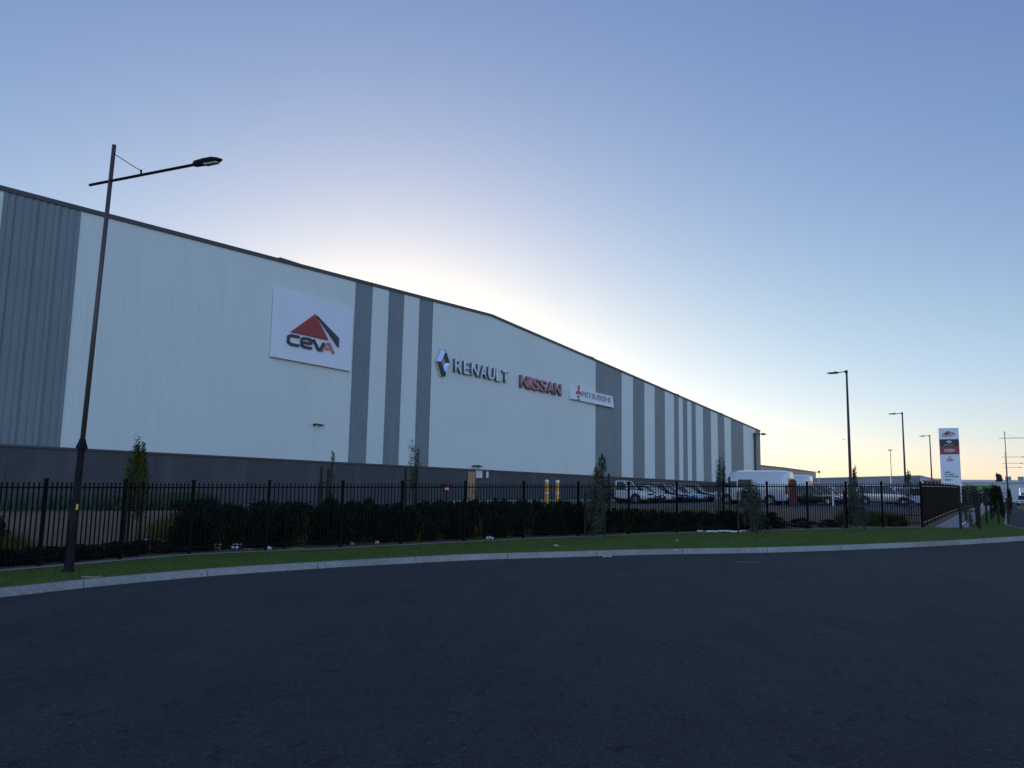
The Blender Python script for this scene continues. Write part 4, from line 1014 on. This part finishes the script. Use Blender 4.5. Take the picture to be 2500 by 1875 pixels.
    for s_ in (-1, 1):
        m = MB(); m.loft([[Vector((fx-.30, s_*hw*.93, hz+.04)), Vector((fx-.30, s_*hw*.90, hz+.12)), Vector((fx-.24, s_*hw*.60, hz+.12)), Vector((fx-.22, s_*hw*.60, hz+.02))], [Vector((fx-.05, s_*hw*.80, hz-.02)), Vector((fx-.10, s_*hw*.80, hz+.07)), Vector((fx-.05, s_*hw*.55, hz+.06)), Vector((fx-.0, s_*hw*.55, hz-.04))]]); m.build('headlight', M['headlight'], o)
        m = MB(); m.box(-Lh-.01, -Lh+.18, min(s_*hw*.58, s_*hw*.9), max(s_*hw*.58, s_*hw*.9), belt-.25, belt-.05); m.build('tail_light', M['taillight'], o, bevel=.02)
        m = MB(); m.box(x3-.22, x3-.08, min(s_*hw*.98, s_*(hw*.98+.18)), max(s_*hw*.98, s_*(hw*.98+.18)), belt, belt+.13); m.build('mirror', pnt, o, bevel=.02)
    m = MB(); m.box(fx-.1, fx+.012, -hw*.5, hw*.5, hz-.16, hz-.03); m.box(fx-.1, fx+.01, -hw*.6, hw*.6, .36, .48); m.build('grille', M['plastic'], o)
    m = MB(); m.box(fx+.013, fx+.02, -.2, .2, .50, .60); m.build('number_plate', M['white'], o)
    return o
NOSE = math.atan2(NRM.y, NRM.x)          # noses point away from the warehouse
dep = 67.0
def park(nose_u, d, pnt, kind, label, drz=0, gz=None):
    L_ = {'hatch': 4.25, 'sedan': 4.6, 'suv': 4.6, 'ute': 5.2}[kind]
    a = NOSE+drz; h = Vector((math.cos(a), math.sin(a), 0)); s_ = Vector((-h.y, h.x, 0))
    # near front corner visible at nose_u
    pn = at_y(nose_u, 1215, d); c = pn-h*(L_/2)-s_*(.0)
    c.z = G(c.x, c.y); return car(label, pnt, c, a, kind, 'vehicles parked in a row beside the warehouse')
park(1588, 63, PW, 'ute', 'white tray-back ute nearest the bushy tree, first of the parked row')
row = [(1617, 65, PK, 'hatch', 'black hatchback parked second in the row, right of the white ute'), (1647, 67.3, PW, 'sedan', 'white sedan parked third in the row between dark cars'), (1672, 69.6, PK, 'suv', 'black tall wagon parked fourth in the row'),
       (1697, 71.9, PB, 'sedan', 'blue sedan parked in the row between black and white cars'), (1722, 74.2, PW, 'hatch', 'white hatchback parked sixth in the row, left of the van'), (1748, 76.6, PK, 'suv', 'dark wagon parked at the end of the row, beside the van')]
for a in row: park(*a)
# further row behind
for u_, d_, p_, k_, l_ in ((1655, 86, PG, 'suv', 'grey high-roofed wagon parked behind the row with its roof just showing'), (1690, 88, PW, 'suv', 'white wagon parked behind the row, roof showing beside the grey one'), (1722, 92, PK, 'suv', 'dark wagon parked behind the row near the narrow tree')):
    park(u_, d_, p_, k_, l_)
# right hand cars
def face(u, d, pnt, kind, label, ang):
    p = at_ground_u(u, d); return car(label, pnt, p, ang, kind, 'vehicles parked right of the van')
face(1975, 63, PK, 'sedan', 'dark glossy car facing right just past the red panel', NOSE+.12)
face(2003, 66.5, PG, 'hatch', 'grey hatchback between the dark glossy car and the red car', NOSE+.1)
face(2020, 71, PR, 'hatch', 'dark red car whose nose shows left of the slim white post', NOSE+.05)
face(2158, 68, PS, 'suv', 'silver wagon parked alone right of the wispy-topped tree', NOSE+.15)
face(2238, 74, PW, 'suv', 'white wagon half hidden behind the fence corner', NOSE+.3)
face(2205, 80, PR, 'hatch', 'small red car behind the silver wagon', NOSE+.2)
# white high-roofed van, nose away to the left
def van(loc, rz, label, group=None):
    o = thing('van', label, 'van', loc, rz, group); hw, Lh, H = .98, 2.85, 2.62
    m = MB(); rings = []
    for x, z0, zt, f, sh in ((-Lh, .42, H-.16, .93, .9), (-Lh+.06, .34, H-.04, .98, .9), (-Lh+.5, .32, H, 1, .86), (.9, .32, H, 1, .86), (1.35, .32, H-.08, 1, .84), (1.75, .32, H-.45, 1, .82), (2.2, .32, 1.52, .99, .84), (Lh-.18, .34, 1.12, .95, .86), (Lh, .40, .80, .86, .9)):
        h = hw*f; rings.append([Vector((x, a*h, z)) for a, z in ((-.9, z0), (-1, z0+.14), (-1, max(z0+.3, min(1.2, zt*.7))), (-.95*(.5+.5*sh)/(.5+.5*sh), zt-.25 if zt > 1.6 else zt-.1), (-sh, zt-.06), (-sh*.6, zt), (sh*.6, zt), (sh, zt-.06), (.95, zt-.25 if zt > 1.6 else zt-.1), (1, max(z0+.3, min(1.2, zt*.7))), (1, z0+.14), (.9, z0))])
    m.loft(rings); bd = m.build('body', PW, o, True); bd.data.set_sharp_from_angle(angle=R(40)) if hasattr(bd.data, 'set_sharp_from_angle') else None
    for s_ in (-1, 1):
        y = s_*hw*1.003
        for x0, x1, z0, z1 in ((1.0, 1.95, 1.28, 1.78), (-.15, .9, 1.28, 1.92)):
            m = MB(); m.prism([(x0, z0), (x1, z0), (x1-(.35 if x0 > .95 else 0), z1), (x0, z1)], lambda a, b, k: Vector((a, y*(.965+.0*b) if k else y*(1.004-.03*max(0, (b-1.3))), b))); m.build('side_window', M['glass'], o)
        m = MB(); m.box(-Lh-.015, -Lh+.14, min(s_*hw*.80, s_*hw*1.006), max(s_*hw*.80, s_*hw*1.006), .85, 1.5); m.build('tail_light', M['taillight'], o)
        m = MB(); m.tube([(1.75, s_*hw*.95, 1.35), (1.8, s_*(hw+.22), 1.45)], .02, 5); m.box(1.72, 1.84, min(s_*(hw+.12), s_*(hw+.32)), max(s_*(hw+.12), s_*(hw+.32)), 1.33, 1.68); m.build('mirror', M['plastic'], o)
        for x in (1.85, -1.55):
            m = MB(); m.tube([(x, s_*hw*.7, .36), (x, s_*(hw+.004), .36)], .44, 16); m.build('wheel_arch', M['plastic'], o); wheel(o, x, s_*(hw-.1), .35)
        m = MB(); m.box(Lh-.2, Lh-.02, min(s_*hw*.55, s_*hw*.88), max(s_*hw*.55, s_*hw*.88), .78, .98); m.build('headlight', M['headlight'], o)
    m = MB(); m.box(-Lh-.012, -Lh+.02, -.75, .75, 1.35, 2.05); m.build('rear_window', M['glass'], o)
    m = MB(); m.box(-Lh-.06, -Lh+.1, -.9, .9, .36, .56); m.build('rear_bumper', M['plastic'], o)
    m = MB(); m.prism([(1.42, 2.42), (2.18, 1.56), (2.14, 1.52), (1.38, 2.38)], lambda a, b, k: Vector((a+.03, -.78 if k == 0 else .78, b+.03))); m.build('windscreen', M['glass'], o)
    return o
vn = at_y(1840, 1215, 63.5); vn.z = G(vn.x, vn.y)
van(vn, NOSE+math.pi-.02, 'large white high-roofed van parked with its rear to the right behind the fence')
vn = at_y(1905, 1215, 78); vn.z = G(vn.x, vn.y)
van(vn, NOSE+math.pi, 'second white van mostly hidden behind the red panel')
p = at_ground_u(1936, 58); o = thing('red_panel', 'tall narrow red panel with rounded top standing behind the white van', 'panel', p, math.atan2(-.35, 1))
H = at_y(1936, 1170, 58).z-p.z; m = MB(); m.prism([(-.26, .05), (.26, .05), (.26, H-.12), (.12, H), (-.12, H), (-.26, H-.12)], lambda a, b, k: Vector((a, -.05 if k == 0 else .05, b))); m.build('board', M['hydrant'], o, bevel=.01)
for s_ in (-1, 1): m = MB(); m.box(s_*.2-.03, s_*.2+.03, .06, .12, -.05, H*.9); m.build('leg', M['lampgrey'], o)
m = MB(); m.box(-.3, .3, -.2, .25, -.02, .045); m.build('foot', M['lampgrey'], o)

# traffic far down the side street
p = at_ground_u(2488, 165); p = p+Vector((1.5, 0, 0)); p.z = road_z(p.x)-.13
o = thing('box_truck', 'white box truck coming down the side street at the far right edge', 'truck', p, SANG+math.pi)
m = MB(); m.box(-3.6, 1.6, -1.15, 1.15, .9, 3.3); m.build('cargo_box', M['white'], o, bevel=.04)
m = MB(); m.prism([(1.7, .5), (3.3, .5), (3.3, 1.3), (3.0, 2.4), (1.7, 2.4)], lambda a, b, k: Vector((a, -1.05 if k == 0 else 1.05, b))); m.build('cab', M['white'], o, bevel=.05)
m = MB(); m.prism([(3.33, 1.35), (3.06, 2.3), (3.02, 2.3), (3.29, 1.35)], lambda a, b, k: Vector((a, -.95 if k == 0 else .95, b))); m.build('windscreen', M['glass'], o)
for x in (-2.4, 2.5):
    for s_ in (-1, 1): wheel(o, x, s_*.95, .45, .26)
for s_ in (-1, 1): m = MB(); m.box(3.3, 3.36, s_*.8-.15, s_*.8+.15, .7, .9); m.build('headlight', M['headlight'], o)
p = at_ground_u(2489.5, 132)+Vector((.6, 0, 0)); p.z = road_z(p.x)-.13
cc = car('white car driving towards the camera on the side street in front of the truck', PW, p, SANG+math.pi, 'suv'); cc.name = 'white_car'

# ------------------------------------------------------------ buildings in the distance
M['farwall'] = mat('far_grey_wall', (.30, .31, .33), .8, 0, [(.3, .4, .7, (.26, .27, .29))]); M['beigewall'] = mat('beige_wall', (.42, .36, .28), .8, 0, [(.3, .4, .7, (.36, .31, .25))])
M['farwhite'] = mat('pale_far_wall', (.5, .52, .54), .7); M['brickwall'] = mat('brown_wall', (.26, .19, .13), .9, 0, [(.6, .4, .7, (.20, .15, .11))])
M['greennet'] = mat('green_cloth', (.10, .24, .05), .8, 0, [(.5, .4, .7, (.08, .2, .04))]); M['farroof'] = mat('far_roof_sheet', (.42, .45, .50), .5)
def building(name, label, ul, vl, ur, vr, d, depth, wall, roof=None, openings=True, gable=0, rot=None):
    """front wall from pixel ul to ur, perpendicular to the side street"""
    a = at_y(ul, vl, d); w = 1.0
    while w < 400:
        q = a+SW*w-EYEV
        if q.dot(RT)/q.dot(fwd)*F+CX >= ur: break
        w += .25
    z0 = G(a.x, a.y)-.3; h0 = a.z-z0
    e = a+SW*w; lo, hi = 0, 60
    h1 = h0
    for h in range(1, 600):
        q = Vector((e.x, e.y, z0+h*.05))-EYEV
        if CY-q.dot(UP)/q.dot(fwd)*F <= vr: h1 = h*.05; break
    o = thing(name, label, 'building', (a.x, a.y, z0), math.atan2(SW.y, SW.x))
    m = MB(); pr = [(0, 0), (w, 0), (w, h1), (0, h0)]; m.prism(pr, lambda x, z, k: Vector((x, 0 if k == 0 else depth, z))); m.build('wall', M[wall], o)
    m = MB(); m.prism([(-.2, h0+.01), (w+.2, h1+.01), (w+.2, h1+.3), (-.2, h0+.3)], lambda x, z, k: Vector((x, -.3 if k == 0 else depth+.3, z))); m.build('roof', M[roof or wall], o)
    if openings:
        n = max(1, int(w/14))
        for k in range(n):
            x = (k+.5)*w/n; m = MB(); m.box(x-1.8, x+1.8, -.06, -.01, .3, min(4.2, h0*.7)); m.build('roller_door', M['farwhite' if wall != 'farwhite' else 'farwall'], o)
    return o, w, h0
print(building('beige_shed', 'beige flat-roofed building just past the far corner of the warehouse', 1800, 1131, 1913, 1144, 210, 40, 'beigewall'))
print(building('grey_shed', 'long low grey shed behind the parked cars', 1953, 1170, 2245, 1163, 230, 9, 'farwall', 'farroof'))
print(building('pale_shed', 'pale building end with a sloping roof left of the sign tower', 2246, 1163, 2272, 1170, 205, 22, 'farwhite', 'farroof', False))
print(building('low_white_shed', 'low white roofed building behind the third car park lamp', 2268, 1170, 2300, 1171, 260, 30, 'farwhite', 'farroof', False))
print(building('brown_building', 'low brown building between the pale shed and the sign tower', 2255, 1176, 2300, 1176.5, 170, 10, 'brickwall', None, False))
o, w_, h_ = building('distribution_shed', 'very long pale warehouse across the horizon right of the sign tower', 2290, 1180, 2560, 1178, 240, 60, 'farwhite', 'farroof')
m = MB(); m.loft([[Vector((x, -.5, h_+.35)), Vector((x, 28, h_+1.7)), Vector((x, 56, h_+.35))] for x in (0, w_)]); m.build('roof', M['farroof'], o)
for x in (w_*.62, w_*.74): m = MB(); m.box(x, x+1.6, 20, 22, h_+.9, h_+2.6); m.build('roof_vent', M['farwall'], o)
p0, p1 = at_y(2352, 1183, 120), at_y(2443, 1184, 124); g0 = G(p0.x, p0.y)
o = thing('green_screen', 'long bright green shade-cloth screen on posts beyond the hedge', 'screen', (p0.x, p0.y, g0), math.atan2(p1.y-p0.y, p1.x-p0.x)); w_ = (p1-p0).to_2d().length; H = p0.z-g0
m = MB(); n = 24; m.loft([[Vector((w_*k/n, .06*math.sin(k*1.9), z)) for z in (H*.25, H)]+[Vector((w_*k/n, .06*math.sin(k*1.9)+.01, z)) for z in (H, H*.25)] for k in range(n+1)]); m.build('cloth', M['greennet'], o)
for k in range(7): m = MB(); m.tube([(w_*k/6, .14, 0), (w_*k/6, .14, H+.05)], .05, 6); m.build('post', M['galv'], o)
# distant trees
for (u, vt, d, wpx, lab) in ((2441, 1160, 240, 16, 'small far tree crown above the long shed roof'), (2330, 1178, 150, 30, 'low far bush right of the sign tower base'), (2395, 1190, 110, 60, 'dark green far bush below the green screen'), (2420, 1193, 105, 40, 'brownish-green far bush at the right end of the green screen'), (2370, 1192, 100, 50, 'far bush at the left under the green screen')):
    p = at_ground_u(u, d); H = at_y(u, vt, d).z-p.z; wr = wpx/F*d/2
    o = thing('distant_tree', lab, 'tree', p, 0, 'trees in the distance')
    m = MB(); P, cl = shell_pts(1500, bush, 26, int(u)); 
    if d > 200: P[:, 2] = .68+P[:, 2]*.32; cl[:, 2] = .68+cl[:, 2]*.32
    m.tube([(0, 0, 0), (0, 0, H*.8)], [.25, .1], 6)
    for c in cl: m.tube([Vector((0, 0, H*.3 if d < 200 else H*.6)), Vector((c[0]*wr, c[1]*wr, c[2]*H))], [.06, .02], 4)
    m.build('trunk', M['bark'], o); P = P*np.array([wr, wr, H]); leaf_cloud('crown', len(P), lambda n: P, .55 if d > 200 else .35, M['leafgum'], o, 1.6)
# aeroplane
p = at_y(2060, 1073, 4200); o = thing('aeroplane', 'tiny airliner low in the sky left of the first car park lamp', 'aeroplane', p, R(8))
m = MB(); m.tube([(-9, 0, 0), (-7, 0, 0), (6, 0, 0), (9, 0, 1)], [.3, 1.1, 1.1, .3], 8); m.build('fuselage', M['farwall'], o)
m = MB(); m.loft([[Vector((-1, y, .0)), Vector((2.4, y, 0)), Vector((2.4, y, .3)), Vector((-1, y, .3))] for y in (-9, 9)]); m.build('wing', M['farwall'], o)
m = MB(); m.loft([[Vector((6.4, -.12, .4)), Vector((8.8, -.12, .9)), Vector((9, .12, 3.4)), Vector((8.2, .12, 3.4))], [Vector((6.4, .12, .4)), Vector((8.8, .12, .9)), Vector((9, .2, 3.4)), Vector((8.2, .2, 3.4))]]); m.build('tail_fin', M['farwall'], o)
